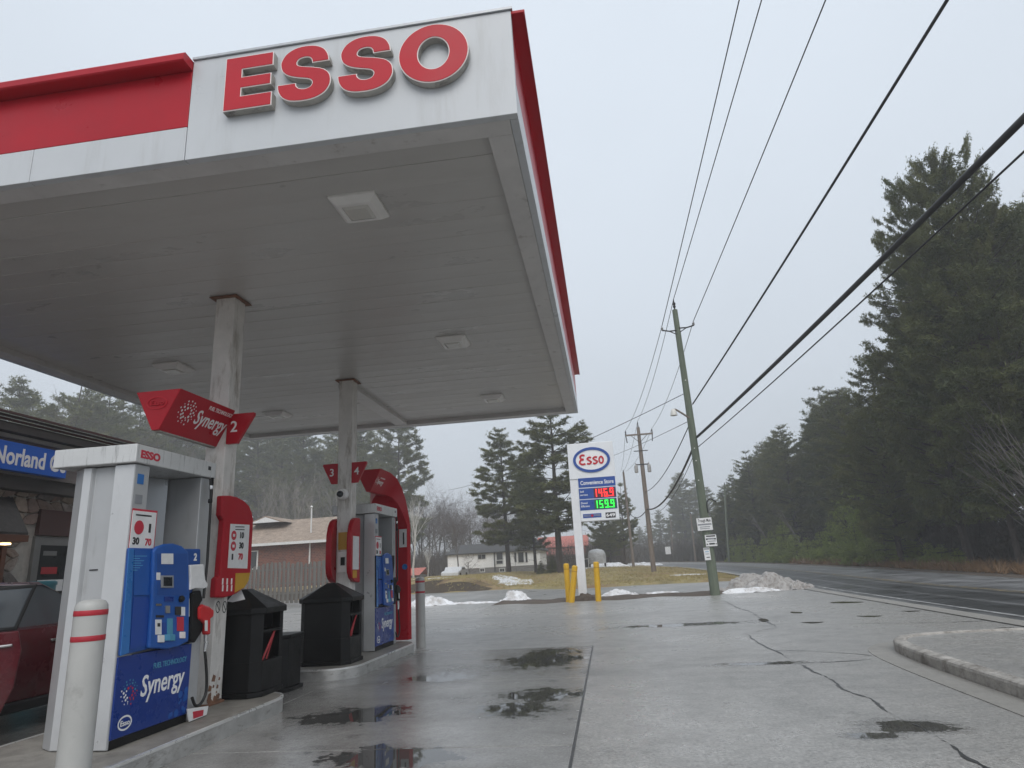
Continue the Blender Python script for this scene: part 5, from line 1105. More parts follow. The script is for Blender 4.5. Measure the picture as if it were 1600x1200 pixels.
def gable(root, x0, x1, y0, y1, ze, zr, m_, ov=.5, hip=0., name='roof'):
    ym = (y0+y1)/2; mb = MB(); X0, X1, Y0, Y1 = x0-ov, x1+ov, y0-ov, y1+ov
    mb.v = [(X0,Y0,ze),(X1,Y0,ze),(X1,Y1,ze),(X0,Y1,ze),(X0+hip,ym,zr),(X1-hip,ym,zr),(X0,Y0,ze-.12),(X1,Y0,ze-.12),(X1,Y1,ze-.12),(X0,Y1,ze-.12)]
    mb.f = [(0,1,5,4),(2,3,4,5),(0,4,3),(1,2,5),(0,6,7,1),(1,7,8,2),(2,8,9,3),(3,9,6,0),(6,9,8,7)]
    return mb.build(name, m_, root)
def win(root, x0, x1, z0, z1, y, fr='eave_white', bars=1):
    o = MB().box(x0-.07, x1+.07, y-.05, y+.02, z0-.08, z1+.07).build('window', fr, root)
    n = bars
    for k_ in range(n):
        a = x0+(x1-x0)*k_/n; MB().box(a+.02, a+(x1-x0)/n-.02, y-.062, y-.051, z0, z1).build('pane', 'win_dark', o)
    return o
HY = 45.
bx0, bx1 = onY(300, 850, HY).x, onY(524, 850, HY).x; ze = onY(450, 847, HY-.5).z; zr = onY(470, 811, HY+4).z
bh = thing('brick_house', 'red brick bungalow with a tan shingle roof behind the board fence', 'house', ((bx0+bx1)/2, HY+4, .4))
MB().box(bx0, bx1, HY, HY+8, -.2, ze-.1).build('wall', 'brick', bh); rf = gable(bh, bx0, bx1, HY, HY+8, ze, zr, 'roof_tan')
MB().box(bx0-.5, bx1+.5, HY-.62, HY-.5, ze-.16, ze+.02).build('gutter', 'eave_white', bh)
gx = onY(418, 810, HY+2.2).x; gz0 = onY(418, 817, HY+2).z; gz1 = onY(418, 806, HY+2).z; mb = MB()
mb.v = [(gx-1.5,HY+1.9,gz0),(gx+1.5,HY+1.9,gz0),(gx,HY+1.9,gz1),(gx-1.5,HY+6.4,gz0),(gx+1.5,HY+6.4,gz0),(gx,HY+6.4,gz1)]; mb.f = [(0,1,2),(1,4,5,2),(0,2,5,3),(3,5,4)]; dm = mb.build('dormer', 'roof_tan', rf)
mb = MB(); mb.v = [(gx-1.2,HY+1.86,gz0+.02),(gx+1.2,HY+1.86,gz0+.02),(gx,HY+1.86,gz1-.1)]; mb.f = [(0,1,2)]; mb.build('dormer_face', 'eave_white', rf, recalc=False)
x_ = onY(399, 870, HY).x; win(bh, x_-1.2, x_+.15, onY(399,888,HY).z, onY(399,862,HY).z, HY)
x_ = onY(485, 860, HY).x; MB().tube([(x_,HY-.1,.2),(x_,HY-.1,ze-.1)], .06, 6).build('downpipe', 'eave_white', bh)
x_ = onY(486, 830, HY+1).x; MB().tube([(x_,HY+1,ze),(x_,HY+1,onY(487,794,HY+1).z)], .05, 6).build('vent_mast', 'eave_white', rf); MB().lathe([(.01,0),(.11,.1),(.01,.22)], (x_,HY+1,onY(487,794,HY+1).z-.02), 10).build('mast_cap', 'eave_white', rf)
# white bungalow
BY = 75.; zb_ = lambda x, y: onY(640+x/6.667, 840+y/6.667, BY)
x0, x1 = zb_(395, 200).x, zb_(1358, 200).x; ze = zb_(880, 158).z; zr = onY(780, 848, BY+4).z; zf = zb_(880, 308).z; zg = min(lawn_z(x0, BY), zb_(880, 375).z)-.3
wh = thing('white_bungalow', 'long white-sided bungalow with a dark shingle roof across the lawn', 'house', ((x0+x1)/2, BY+4, zg))
MB().box(x0, x1, BY, BY+8, zf, ze).build('wall', 'siding_white', wh); MB().box(x0+.05, x1-.05, BY+.05, BY+7.9, zg, zf-.003).build('foundation', 'foundation', wh); gable(wh, x0, x1, BY, BY+8, ze+.1, zr, 'roof_dark', .3, .8)
for (a, b_, c, d, n) in ((712,792,180,220,2), (905,972,160,228,1), (905,972,243,270,1), (1128,1192,155,256,1)): p, q = zb_(a, c), zb_(b_, d); win(wh, p.x, q.x, q.z, p.z, BY, bars=n)
for (a, b_) in ((1090,1115), (1205,1230)): p, q = zb_(a, 155), zb_(b_, 256); MB().box(p.x, q.x, BY-.06, BY+.02, q.z, p.z).build('shutter', 'win_dark', wh)
for (a, b_) in ((735,778), (940,988)): p, q = zb_(a, 325), zb_(b_, 352); win(wh, p.x, q.x, q.z, p.z, BY+.03, bars=2)
p = zb_(882, 160); MB().box(p.x-.06, p.x+.06, BY-.12, BY-.01, zf-.5, ze).build('downpipe', 'roof_dark', wh)
p = onY(772, 845, BY+3); MB().tube([(p.x,BY+3,ze),(p.x,BY+3,p.z+.6)], .09, 8).build('vent_pipe', 'iron', wh)
# red-roofed house
RY = 98.; x0, x1 = onY(842, 850, RY).x, onY(915, 850, RY).x; ze = onY(860, 855, RY).z; zr = onY(860, 839, RY+3).z
rh = thing('red_roof_house', 'house with a salmon red metal roof behind the tall pines', 'house', ((x0+x1)/2, RY+3, 0))
MB().box(x0, x1, RY, RY+6, -.5, ze).build('wall', 'store_fascia', rh); gable(rh, x0, x1, RY, RY+6, ze, zr, 'roof_red', .4)
zp = onY(865, 868, RY-2).z; mb = MB(); mb.v = [(x0+.5,RY-2.4,zp),(x1,RY-2.4,zp),(x1,RY-.02,ze-.25),(x0+.5,RY-.02,ze-.25)]; mb.f = [(0,1,2,3)]; mb.build('porch_roof', 'roof_red', rh, recalc=False)
for k_ in range(4): MB().box(x0+.6+k_*(x1-x0-.8)/3, x0+.72+k_*(x1-x0-.8)/3, RY-2.3, RY-2.18, -.3, zp).build('porch_post', 'eave_white', rh)
# small red shed far left
p = onY(646, 897, 70); sh = thing('red_shed', 'small low shed with a faded red roof behind the birch', 'shed', (p.x, 71, 0))
MB().box(p.x-1.1, p.x+.75, 70, 72.2, 0, onY(646,898,70).z).build('wall', 'store_fascia', sh); z_ = onY(646,899,70).z; mb = MB(); mb.v = [(p.x-1.4,69.6,z_),(p.x+.75,69.6,z_),(p.x+1.1,71.2,z_+.75),(p.x-1.0,71.2,z_+.75),(p.x-1.4,72.8,z_),(p.x+.75,72.8,z_)]; mb.f = [(0,1,2,3),(3,2,5,4)]; mb.build('roof', 'roof_red', sh, recalc=False)
# ------------------------------------------------------------------ small far vehicles
mat('veh_white', (.62,.63,.64), .35, var=.06, coat=.3); mat('veh_grey', (.10,.105,.11), .35, .3, var=.06); mat('tarp', (.45,.46,.47), .7, var=.25, scale=2, bump=.8, bscale=4)
def small_car(px, py, Y, L_, H_, m_, label, name='parked_vehicle', truck=False, rotz=0., cat='car'):
    p = onY(px, py, Y); t = thing(name, label, cat, (p.x, Y, p.z), local=True, rotz=rotz); w_ = .85
    prof = [(-L_/2,.28),(-L_/2,.7),(-L_*.42,.82),(-L_*.2,.88),(-L_*.1,H_),(L_*.18,H_),(L_*.28,.9 if not truck else .95),(L_/2,.88 if not truck else .95),(L_/2,.28)]
    MB().ex(prof, 'y', -w_, w_).build('body', m_, t, bevel=.06)
    for s_ in (-1, 1): MB().ex([(-L_*.18,.92),(-L_*.09,H_-.08),(L_*.16,H_-.08),(L_*.24,.94)], 'y', s_*w_, s_*(w_+.012)).build('window', 'win_dark', t)
    for xx in (-L_*.31, L_*.3):
        for s_ in (-1, 1): MB().lathe([(.2,-.1),(.32,-.09),(.32,.09),(.2,.1)], (xx, s_*(w_-.06), .32), 16, 'y').build('wheel', 'tyre', t)
    return t
small_car(711, 906, 64, 3.4, 1.2, 'veh_white', 'white parked car beside the bare tree before the white bungalow', rotz=1.5, name='parked_car')
p = onY(934, 886, 64); tr_ = thing('covered_trailer', 'trailer under a pale grey tarp beside the price sign', 'trailer', (p.x, 64, p.z), local=True)
mb = MB(); random.seed(8); n_ = 10
for j in range(6):
    for i in range(n_):
        a = 2*math.pi*i/n_; k_ = (1, 1, .97, .9, .62, .12)[j]; zz = (.3, .8, 1.2, 1.42, 1.56, 1.6)[j]
        mb.v.append((math.copysign(abs(math.cos(a))**.5, math.cos(a))*.85*k_+random.uniform(-.05,.05), math.copysign(abs(math.sin(a))**.5, math.sin(a))*1.4*k_+random.uniform(-.05,.05), zz+random.uniform(-.07,.07)))
mb.f = [(j*n_+i, j*n_+(i+1) % n_, (j+1)*n_+(i+1) % n_, (j+1)*n_+i) for j in range(5) for i in range(n_)]+[tuple(50+i for i in range(n_))]; mb.build('tarp', 'tarp', tr_, smooth='all')
for s_ in (-1, 1): MB().lathe([(.15,-.08),(.3,-.08),(.3,.08),(.15,.08)], (s_*.72, 0, .3), 14, 'x').build('wheel', 'tyre', tr_)
MB().box(-.05, .05, -2.2, -1.3, .35, .45).build('drawbar', 'iron', tr_)
p = onY(907, 890, 60); sb = thing('bulletin_board', 'small dark framed board standing behind the price sign post', 'board', (p.x+.4, 60, p.z), local=True)
MB().box(-.38, .38, -.03, .03, .1, .9).build('frame', 'eave_white', sb); MB().box(-.33, .33, -.04, -.031, .16, .84).build('panel', 'win_dark', sb); MB().box(-.3, -.24, -.02, .02, -.9, .1).build('post', 'iron', sb); MB().box(.24, .3, -.02, .02, -.9, .1).build('post', 'iron', sb)
# ------------------------------------------------------------------ trees
def leaf_mat(name, c0, c1, rough=.6):
    m = bpy.data.materials.new(name); m.use_nodes = True; MATS[name] = m; N = m.node_tree.nodes; L = m.node_tree.links; b = N['Principled BSDF']
    oi = N.new('ShaderNodeObjectInfo'); tc = N.new('ShaderNodeTexCoord'); n = N.new('ShaderNodeTexNoise'); n.inputs['Scale'].default_value = .55; n.inputs['Detail'].default_value = 5
    L.new(tc.outputs['Object'], n.inputs['Vector']); a = N.new('ShaderNodeMath'); a.operation = 'MULTIPLY_ADD'; a.inputs[1].default_value = .5; L.new(oi.outputs['Random'], a.inputs[0])
    q = N.new('ShaderNodeMapRange'); q.inputs['From Min'].default_value = .3; q.inputs['From Max'].default_value = .7; q.inputs['To Min'].default_value = 0; q.inputs['To Max'].default_value = .5
    L.new(n.outputs['Fac'], q.inputs['Value']); L.new(q.outputs[0], a.inputs[2])
    ta = N.new('ShaderNodeAttribute'); ta.attribute_name = 'tint'; b2 = N.new('ShaderNodeMath'); b2.operation = 'MULTIPLY_ADD'; b2.inputs[1].default_value = .55; L.new(ta.outputs['Fac'], b2.inputs[0])
    b3 = N.new('ShaderNodeMath'); b3.operation = 'MULTIPLY'; b3.inputs[1].default_value = .5; L.new(a.outputs[0], b3.inputs[0]); L.new(b3.outputs[0], b2.inputs[2])
    mx = N.new('ShaderNodeMix'); mx.data_type = 'RGBA'; mx.inputs[6].default_value = (*c0,1); mx.inputs[7].default_value = (*c1,1); L.new(b2.outputs[0], mx.inputs[0])
    L.new(mx.outputs[2], b.inputs['Base Color']); b.inputs['Roughness'].default_value = rough; b.inputs['Specular IOR Level'].default_value = .25; return m
leaf_mat('pine_needles', (.032,.054,.022), (.175,.18,.06)); leaf_mat('spruce_needles', (.15,.21,.04), (.24,.28,.07))
mat('bark', (.055,.045,.04), .95, var=.35, scale=6, bump=.6, bscale=25, stretch=(3,3,.4)); mat('bare_bark', (.13,.115,.105), .9, var=.3, scale=4, stretch=(3,3,.4)); mat('birch_bark', (.55,.53,.50), .8, var=.2, scale=6, dirt=((.06,.05,.05), .8, 5, .56, (1,1,4)))
mat('sapling_bark', (.15,.135,.125), .9, var=.3, scale=4, stretch=(3,3,.4)); mat('pale_bark', (.24,.22,.20), .9, var=.3, scale=4, stretch=(3,3,.4)); mat('twigs', (.095,.075,.068), .9, var=.3, scale=3)
def np_mesh(name, verts, k, m):
    """triangle soup: verts is (n*k, 3) with k corners per face"""
    n = len(verts)//k; me = bpy.data.meshes.new(name); me.vertices.add(n*k); me.vertices.foreach_set('co', verts.astype(np.float32).ravel())
    me.loops.add(n*k); me.loops.foreach_set('vertex_index', np.arange(n*k, dtype=np.int32)); me.polygons.add(n); me.polygons.foreach_set('loop_start', np.arange(0, n*k, k, dtype=np.int32))
    me.update(); me.validate(); me.materials.append(MATS[m]); return me
def tufts(rng, C, D, S, K, wr=.22, spread=.85):
    n = len(C); C = np.repeat(C, K, 0); D = np.repeat(D, K, 0); S = np.repeat(S, K)[:, None]
    r_ = rng.normal(size=(n*K, 3)); r_ /= np.linalg.norm(r_, axis=1)[:, None]; d = D*.6+r_*spread; d /= np.linalg.norm(d, axis=1)[:, None]
    p = np.cross(d, rng.normal(size=(n*K, 3))); p /= np.linalg.norm(p, axis=1)[:, None]
    V = np.empty((n*K, 3, 3)); V[:, 0] = C-p*S*wr/2; V[:, 1] = C+p*S*wr/2; V[:, 2] = C+d*S*rng.uniform(.7, 1.2, (n*K, 1)); return V.reshape(-1, 3)
def pine(seed, h=20., rad=3.6, z0f=.18, nwh=22, dens=10., K=6, tuft=.42, style='dense', m='pine_needles', lean=.02, dead=0):
    rng = np.random.default_rng(seed); tr = MB(); C, D, S, T = [], [], [], []
    bend = rng.normal(0, lean, 2)
    def axis(z): t = z/h; return np.array([bend[0]*h*t*t+.12*math.sin(3*t+seed), bend[1]*h*t*t+.12*math.cos(2.5*t+seed), z])
    r0_ = h*.0115+.05; zs = np.linspace(0, h, 12)
    tr.tube([Vector(axis(z)) for z in zs], [max(.02, r0_*(1-.93*z/h)) for z in zs], 7)
    for w_ in range(nwh):
        f = min(.985, max(0., (w_+rng.uniform(-.25, .25))/nwh)); z = h*(z0f+(1-z0f)*f)
        if style == 'spruce': L0 = rad*(1-f)**.85+.12
        elif style == 'open': L0 = rad*(.45+.75*math.sin(math.pi*min(1, f*.85+.15)))*(1 if f < .9 else .6)
        else: L0 = rad*(min(1, .55+f*1.6)*(1-f**1.9)+.07)
        if style == 'layer' and rng.random() < .08: continue
        nb = rng.integers(5, 8)
        a0 = rng.uniform(0, 6.28)
        for b_ in range(nb):
            if style != 'spruce' and rng.random() < .12: continue
            a = a0+6.283*b_/nb+rng.uniform(-.35, .35); Lb = L0*rng.uniform(.55, 1.15)
            if Lb < .15: continue
            o_ = np.array([math.cos(a), math.sin(a), 0]); sd = np.array([-math.sin(a), math.cos(a), 0])
            e0 = {'spruce': -.10, 'open': .10+.42*f, 'layer': .02+.35*f, 'dense': .05+.4*f}[style]+rng.uniform(-.12, .12); cv = rng.uniform(.02, .22)
            base = axis(z)
            def bp(t): return base+o_*Lb*t+np.array([0, 0, Lb*(e0*t+cv*t*t)])
            tr.tube([Vector(bp(t)) for t in (0, .35, .7, 1)], [max(.012, r0_*.28*(1-.5*f)), r0_*.2*(1-.5*f), r0_*.11, .008], 3, cap=False)
            n = max(6, int(dens*Lb**1.35)); ncl = max(2, int(Lb*2.0)); tcl = rng.uniform(.25 if style != 'open' else .45, 1, ncl)**.75; tcl[0] = .97
            lcl = rng.normal(0, 1, ncl)*.22*Lb*np.sin(np.pi*np.clip(tcl, 0, .9))**.7; pick = rng.integers(0, ncl, n)
            t = tcl[pick]+rng.normal(0, .2/max(.7, Lb), n); lat = lcl[pick]+rng.normal(0, .17, n)
            P = np.array([bp(q) for q in t])+sd*lat[:, None]; P[:, 2] += rng.normal(.03, .07, n)+(rng.normal(0, .06*Lb, ncl))[pick]+np.abs(lat)*rng.uniform(-.1, .2)
            C.append(P); D.append(np.tile(o_*.8+np.array([0, 0, .45]), (n, 1))+sd*np.sign(lat)[:, None]*.5); S.append(rng.uniform(.7, 1.25, n)*tuft*(1-.3*f)); T.append(np.clip(rng.uniform(.0, 1)*.6+rng.uniform(0, .4, ncl)[pick], 0, 1))
    for i in range(dead):      # dead lower branches
        z = h*rng.uniform(.03, z0f+.1); a = rng.uniform(0, 6.28); Lb = rng.uniform(1.0, 3.2); b0 = axis(z)
        tr.tube([Vector(b0), Vector(b0+np.array([math.cos(a)*Lb*.6, math.sin(a)*Lb*.6, Lb*.05])), Vector(b0+np.array([math.cos(a)*Lb, math.sin(a)*Lb, -Lb*.12]))], [.022, .014, .005], 3, cap=False)
    C, D, S = np.concatenate(C), np.concatenate(D), np.concatenate(S)
    cm = np_mesh('crown', tufts(rng, C, D, S, K), 3, m); at = cm.attributes.new('tint', 'FLOAT', 'POINT'); at.data.foreach_set('value', np.repeat(np.concatenate(T), K*3).astype(np.float32))
    tm = bpy.data.meshes.new('trunk'); tm.from_pydata(tr.v, [], tr.f); tm.materials.append(MATS['bark']); return h, tm, cm
def bare(seed, h=12., spread=.5, levels=5, bark='bare_bark', r0_=.13, n1=9, droop=0., twig_n=5):
    rng = random.Random(seed); tr = MB(); tw = MB()
    def grow(p, d, L_, r_, lv):
        k = 4; pts = [p]; q = p; dd = d
        for i in range(k):
            dd = (dd+Vector((rng.gauss(0,.09), rng.gauss(0,.09), rng.gauss(.03,.06)-droop*lv*.05))).normalized(); q = q+dd*L_/k; pts.append(q)
        rr = [r_*(1-.45*i/k) for i in range(k+1)]
        (tr if lv < 2 else tw).tube(pts, rr, 6 if lv == 0 else (4 if lv < 2 else 3), cap=False)
        if lv >= levels: return
        n = n1 if lv == 0 else (5 if lv < levels-1 else twig_n)
        for i in range(n):
            t = rng.uniform(.35 if lv == 0 else .2, 1); f = t*k; i0 = min(k-1, int(f)); b_ = pts[i0].lerp(pts[i0+1], f-i0); ax = Vector((rng.gauss(0,1), rng.gauss(0,1), rng.gauss(0,.6)+.1)).normalized()
            nd = (dd*(1-spread)+ax*spread).normalized(); grow(b_, nd, L_*rng.uniform(.42,.68), max(.006, r_*(1-.5*t)*.5), lv+1)
    grow(Vector((0,0,-.2)), Vector((rng.gauss(0,.05), rng.gauss(0,.05), 1)).normalized(), h*.62, r0_, 0)
    zmax = max(p[2] for p in tr.v+tw.v)
    tm = bpy.data.meshes.new('trunk'); tm.from_pydata(tr.v, [], tr.f); tm.materials.append(MATS[bark])
    cm = bpy.data.meshes.new('crown'); cm.from_pydata(tw.v, [], tw.f); cm.materials.append(MATS[bark if bark != 'bare_bark' else 'twigs']); return zmax, tm, cm
DENSE = [pine(s, 20, 3.4, .20, 23, 40, 6, .31, 'dense', dead=50) for s in (1, 2, 3, 4)]
LAYER = [pine(s, 20, 3.8, .20, 26, 30, 6, .38, 'layer', dead=10) for s in (11, 12, 13)]
BIG = pine(21, 20, 4.2, .12, 34, 42, 7, .24, 'dense', dead=20, lean=.03); OPEN = pine(22, 20, 4.6, .26, 22, 95, 7, .20, 'open', dead=12, lean=.04)
SPR = [pine(s, 4, 1.25, .03, 15, 34, 6, .20, 'spruce', m='spruce_needles') for s in (31, 32, 33)]; DSPR = [pine(s, 4, 1.3, .03, 15, 30, 6, .22, 'spruce') for s in (35,)]
BARE = [bare(s, 12, .48, 4, n1=9) for s in (41, 42, 43)]; BUSH = [bare(s, 3.0, .62, 3, r0_=.05, n1=10) for s in (47,)]
PALE = [bare(s, 12, .33, 3, bark='pale_bark', r0_=.09, n1=8, twig_n=4) for s in (51, 52)]; BIRCH = bare(61, 9, .34, 3, bark='birch_bark', r0_=.11, n1=8, twig_n=4)
SAP = [bare(s, 8, .22, 1, bark='sapling_bark', r0_=.05, n1=5) for s in (71, 72)]
trng = random.Random(77)
def plant(v, x, y, z, H, name, label, cat='tree', group=None, rotz=None, tilt=(0,0), wide=1.):
    h, tm, cm = v; t = bpy.data.objects.new(name, None); COL.objects.link(t); t.location = (x, y, z); k = H/h
    t.scale = (k*wide, k*wide, k); t.rotation_euler = (tilt[0], tilt[1], trng.uniform(0, 6.28) if rotz is None else rotz); tag(t, label, cat, group)
    for nm, me in (('trunk', tm), ('crown', cm)):
        o = bpy.data.objects.new(nm, me); COL.objects.link(o); o.parent = t
    return t
def gz(x, y):
    if y > 34 and x < road_near(min(y, 170)) and x > -74 and y < 120: return lawn_z(x, y)
    return th(y)
def plant_px(v, px, ytop, Y, name, label, group=None, cat='tree', pyb=888, **kw):
    x = onY(px, pyb, Y).x; z = gz(x, Y)-.15; zt = onY(px, ytop, Y).z; return plant(v, x, Y, z, max(1., zt-z), name, label, cat, group, **kw)
# forest wall beyond the road
SIL = [(1120,770),(1140,748),(1170,705),(1200,680),(1230,655),(1265,640),(1300,605),(1350,575),(1385,550),(1410,505),(1430,400),(1460,345),(1500,300),(1540,285),(1600,285),(1800,260)]
sil = lambda px: float(np.interp(px, [a for a, _ in SIL], [b_ for _, b_ in SIL]))
def road_far(y): return road_near(y)+2*RW
LBS = ['dark pine in the front row of the forest wall along the far road edge', 'dark pine just behind the front row of the roadside forest wall', 'dark pine in the third row of the roadside forest']+['dark pine deep inside the roadside forest behind the front rows']*4; GR = 'pines of the forest wall beyond the road'
for row, (dx, step, lo, hi) in enumerate(((6.6, 3.6, 0, 45), (10.5, 4.2, 0, 70), (15, 5., 10, 90), (22, 6., 20, 120), (31, 7.5, 30, 130), (42, 6., 40, 150), (54, 6., 60, 190))):
    y = 17.+row*3
    while y < 128:
        yy = y+trng.uniform(-1.2, 1.2); x = road_far(yy)+dx+trng.uniform(-1.4, 1.4); px = pix((x, yy, 2))[0]
        if 1100 < px < 1800:
            for it in range(2):
                top = onY(px, sil(px-10 if px < 1370 else px-75)+trng.uniform(lo, hi)*.8, yy); px2 = px
            H = top.z-th(yy)
            if 3 < H < 30: plant(trng.choice(([BIG]+DENSE[:1]) if row > 2 else (DENSE if trng.random() < .8 else LAYER)), x, yy, th(yy)-.1, H, 'pine_tree', LBS[row], 'pine tree', GR, wide=trng.uniform(.95, 1.25)*(1.0 if H > 12 else 1.35))
        y += step
plant_px(OPEN, 1598, 255, 30, 'pine_tree', 'tallest pine in the roadside forest, its bare upper limbs showing against the sky', cat='pine tree', pyb=905, rotz=1.2, wide=.52)
plant_px(BIG, 1520, 345, 34, 'pine_tree', 'broad full-crowned pine rising beside the tallest roadside pine', cat='pine tree', pyb=900, wide=.8)
plant_px(BIG, 1660, 235, 29, 'pine_tree', 'tall pine at the forest edge past the tallest roadside pine', cat='pine tree', pyb=905, rotz=2.2)
plant_px(BIG, 1415, 545, 40, 'pine_tree', 'mid-height full pine stepping down from the tallest roadside pines', cat='pine tree', pyb=893, rotz=4.)
# young spruces and saplings along the verge
def edge_Y(px, dx):     # distance along the road at which a point dx beyond its far edge shows at pixel column px
    return min((20+.5*i for i in range(200)), key=lambda Y: abs(pix((road_far(Y)+dx, Y, th(Y)))[0]-px))
for (px, yt, dx) in ((1148,838,2.4),(1160,835,2.),(1178,838,2.2),(1197,836,1.9),(1212,828,2.6),(1232,812,2.2),(1250,832,2.),(1268,838,2.1),(1287,830,2.3),(1308,812,2.4),(1330,778,2.8),(1352,800,2.2),(1378,730,3.2),(1392,770,2.4),(1418,826,2.2),(1455,846,2.),(1478,848,2.4),(1500,858,2.),(1345,815,1.8),(1225,835,1.8)):
    Y = edge_Y(px, dx); x = road_far(Y)+dx; zt = onY(px, yt, Y).z
    plant(trng.choice(SPR), x, Y, th(Y)-.05, max(1.0, zt-th(Y)), 'young_spruce', 'young bright green spruce in the row along the far road edge', 'spruce tree', 'young spruces along the far road edge', wide=trng.uniform(1.0, 1.25)*(.8 if zt > 3 else 1.1))
for (px, Y, H, ti_) in ((1440,29,6.5,.45),(1470,28.5,7,.38),(1500,28,6,.5),(1520,27.5,7.5,.3),(1550,27,6.5,.42),(1575,26.5,7,.25),(1595,26,5.5,.4),(1560,26,5,-.1),(1345,40,6,.3),(1210,62,7,.35),(1180,70,7,.4)):
    x = road_far(Y)+3.2; plant(trng.choice(SAP), x, Y, th(Y), H, 'bare_sapling', 'thin bare grey sapling leaning at the edge of the roadside forest', 'sapling', 'bare leaning saplings at the forest edge', tilt=(0, -ti_), rotz=0.)
# standing dead grass on the lawn
mat('grass_tufts', (.36,.30,.14), .95, var=.35, scale=.5); rng = np.random.default_rng(8); n = 16000
Pg = np.stack([rng.uniform(-16, 7.5, n), 34.4+rng.random(n)**1.6*30, np.zeros(n)], 1); ok = np.array([lawn_z(a, b_) for a, b_ in Pg[:, :2]]); keep = ok > np.array([th(v) for v in Pg[:, 1]])+.02; Pg[:, 2] = ok; Pg = Pg[keep]
me = np_mesh('lawn_grass', tufts(rng, Pg, np.tile([0, 0, 1.0], (len(Pg), 1)), rng.uniform(.06, .17, len(Pg)), 6, .12, .8), 3, 'grass_tufts'); struct(link('lawn_grass', me, None), 'stuff')['label'] = 'short dead grass standing on the lawn and mound'
# dry brush along the far verge
mat('dry_brush', (.20,.12,.06), .9, var=.3, scale=3); rng = np.random.default_rng(5); n = 2600
Yb = rng.uniform(15, 60, n); xb = np.array([road_far(v) for v in Yb])+rng.uniform(1.0, 3.6, n); Cb = np.stack([xb, Yb, np.array([th(v) for v in Yb])], 1)
me = np_mesh('dry_brush', tufts(rng, Cb, np.tile([0,0,1.2], (n,1)), rng.uniform(.25,.6,n), 7, .09, .7), 3, 'dry_brush'); struct(link('dry_brush', me, None), 'stuff')['label'] = 'dry brown weeds along the far road verge'
# twiggy undergrowth that closes the woods near the ground
def thicket(name, label, n, fx, seed, col, lo, hi):
    mat(name, col, .95, var=.35, scale=1.5); rng = np.random.default_rng(seed); P = np.array([fx(rng) for _ in range(n)]); S = rng.uniform(lo, hi, n)
    V = []
    for k_ in range(5):
        a = rng.normal(0, .35, (n, 2)); b_ = P+rng.normal(0, .5, (n, 3))*[1, 1, 0]; tip = b_+np.stack([a[:, 0]*S, a[:, 1]*S, S*rng.uniform(.6, 1, n)], 1); w_ = rng.normal(size=(n, 3))*[1, 1, 0]; w_ = w_/np.linalg.norm(w_, axis=1)[:, None]*.03*S[:, None]**.5
        V.append(np.stack([b_-w_, b_+w_, tip], 1))
        for q in range(3):
            t = rng.uniform(.3, .9, (n, 1)); m_ = b_*(1-t)+tip*t; e = m_+rng.normal(0, .28, (n, 3))*S[:, None]*.6+[0, 0, .1]; w2 = np.cross(e-m_, rng.normal(size=(n, 3))); w2 = w2/np.linalg.norm(w2, axis=1)[:, None]*.02; V.append(np.stack([m_-w2, m_+w2, e], 1))
    me = np_mesh(name, np.concatenate(V).reshape(-1, 3), 3, name); struct(link(name, me, None), 'stuff')['label'] = label
def f_right(r_): y = r_.uniform(17, 125); return (road_far(y)+r_.uniform(3.8, 34), y, th(y)-.1)
def f_left(r_): x = r_.uniform(-75, 2); y = r_.uniform(88, 118) if x > -38 else r_.uniform(66, 95); return (x, y, th(y))
def f_far(r_): y = r_.uniform(118, 175); return (r_.uniform(-25, 30), y, th(y))
thicket('forest_undergrowth', 'dark tangled undergrowth below the roadside pines', 5200, f_right, 3, (.035,.030,.024), 1.2, 4.2)
thicket('brown_thicket', 'brown leafless thicket behind the houses', 4200, f_left, 4, (.075,.06,.052), 1.5, 5.0)
thicket('far_thicket', 'hazy brush beyond the road bend', 1500, f_far, 6, (.06,.052,.045), 2, 6)
# pines between the houses and beyond
plant_px(LAYER[0], 878, 612, 56, 'pine_tree', 'tall broad pine rising right behind the price sign above the red roof', cat='pine tree', rotz=.4, wide=1.45)
plant_px(LAYER[1], 796, 668, 62, 'pine_tree', 'layered pine standing over the white bungalow', cat='pine tree', rotz=2.0, wide=1.3)
plant_px(LAYER[2], 838, 700, 66, 'pine_tree', 'shorter pine between the bungalow pine and the price sign pine', cat='pine tree', rotz=3.)
plant_px(LAYER[0], 978, 752, 80, 'pine_tree', 'dark pine behind the bare wooden pole beside the price sign', cat='pine tree', rotz=5.)
plant_px(DENSE[1], 945, 735, 86, 'pine_tree', 'dark pine half hidden by the price cabinet of the sign', cat='pine tree', rotz=1.)
plant_px(DENSE[2], 955, 800, 84, 'pine_tree', 'low dark pine below the price cabinet, behind the covered trailer', cat='pine tree', rotz=1.9, wide=1.5)
plant_px(DSPR[0], 862, 866, 58, 'young_spruce', 'small dark spruce at the end of the white bungalow', cat='spruce tree')
plant_px(DSPR[0], 846, 876, 60, 'young_spruce', 'low dark evergreen shrub against the corner of the white bungalow', cat='shrub')
for (px, yt, Y) in ((1078,735,159),(1098,748,163),(1120,760,152),(1062,775,172),(1040,795,184),(1108,790,138),(1020,812,195),(1130,795,129),(1002,822,190),(1088,800,175)):
    plant_px(trng.choice(LAYER+DENSE), px, yt, Y, 'pine_tree', 'hazy pine far beyond the road bend', 'hazy pines beyond the road bend', 'pine tree', wide=1.15)
for (px, yt, Y) in ((1035,835,140),(1055,830,135),(1015,838,150),(1000,840,120),(1075,835,128)):
    plant_px(trng.choice(BARE), px, yt, Y, 'bare_tree', 'hazy leafless tree far beyond the road bend', 'hazy bare trees beyond the road bend', 'bare tree')
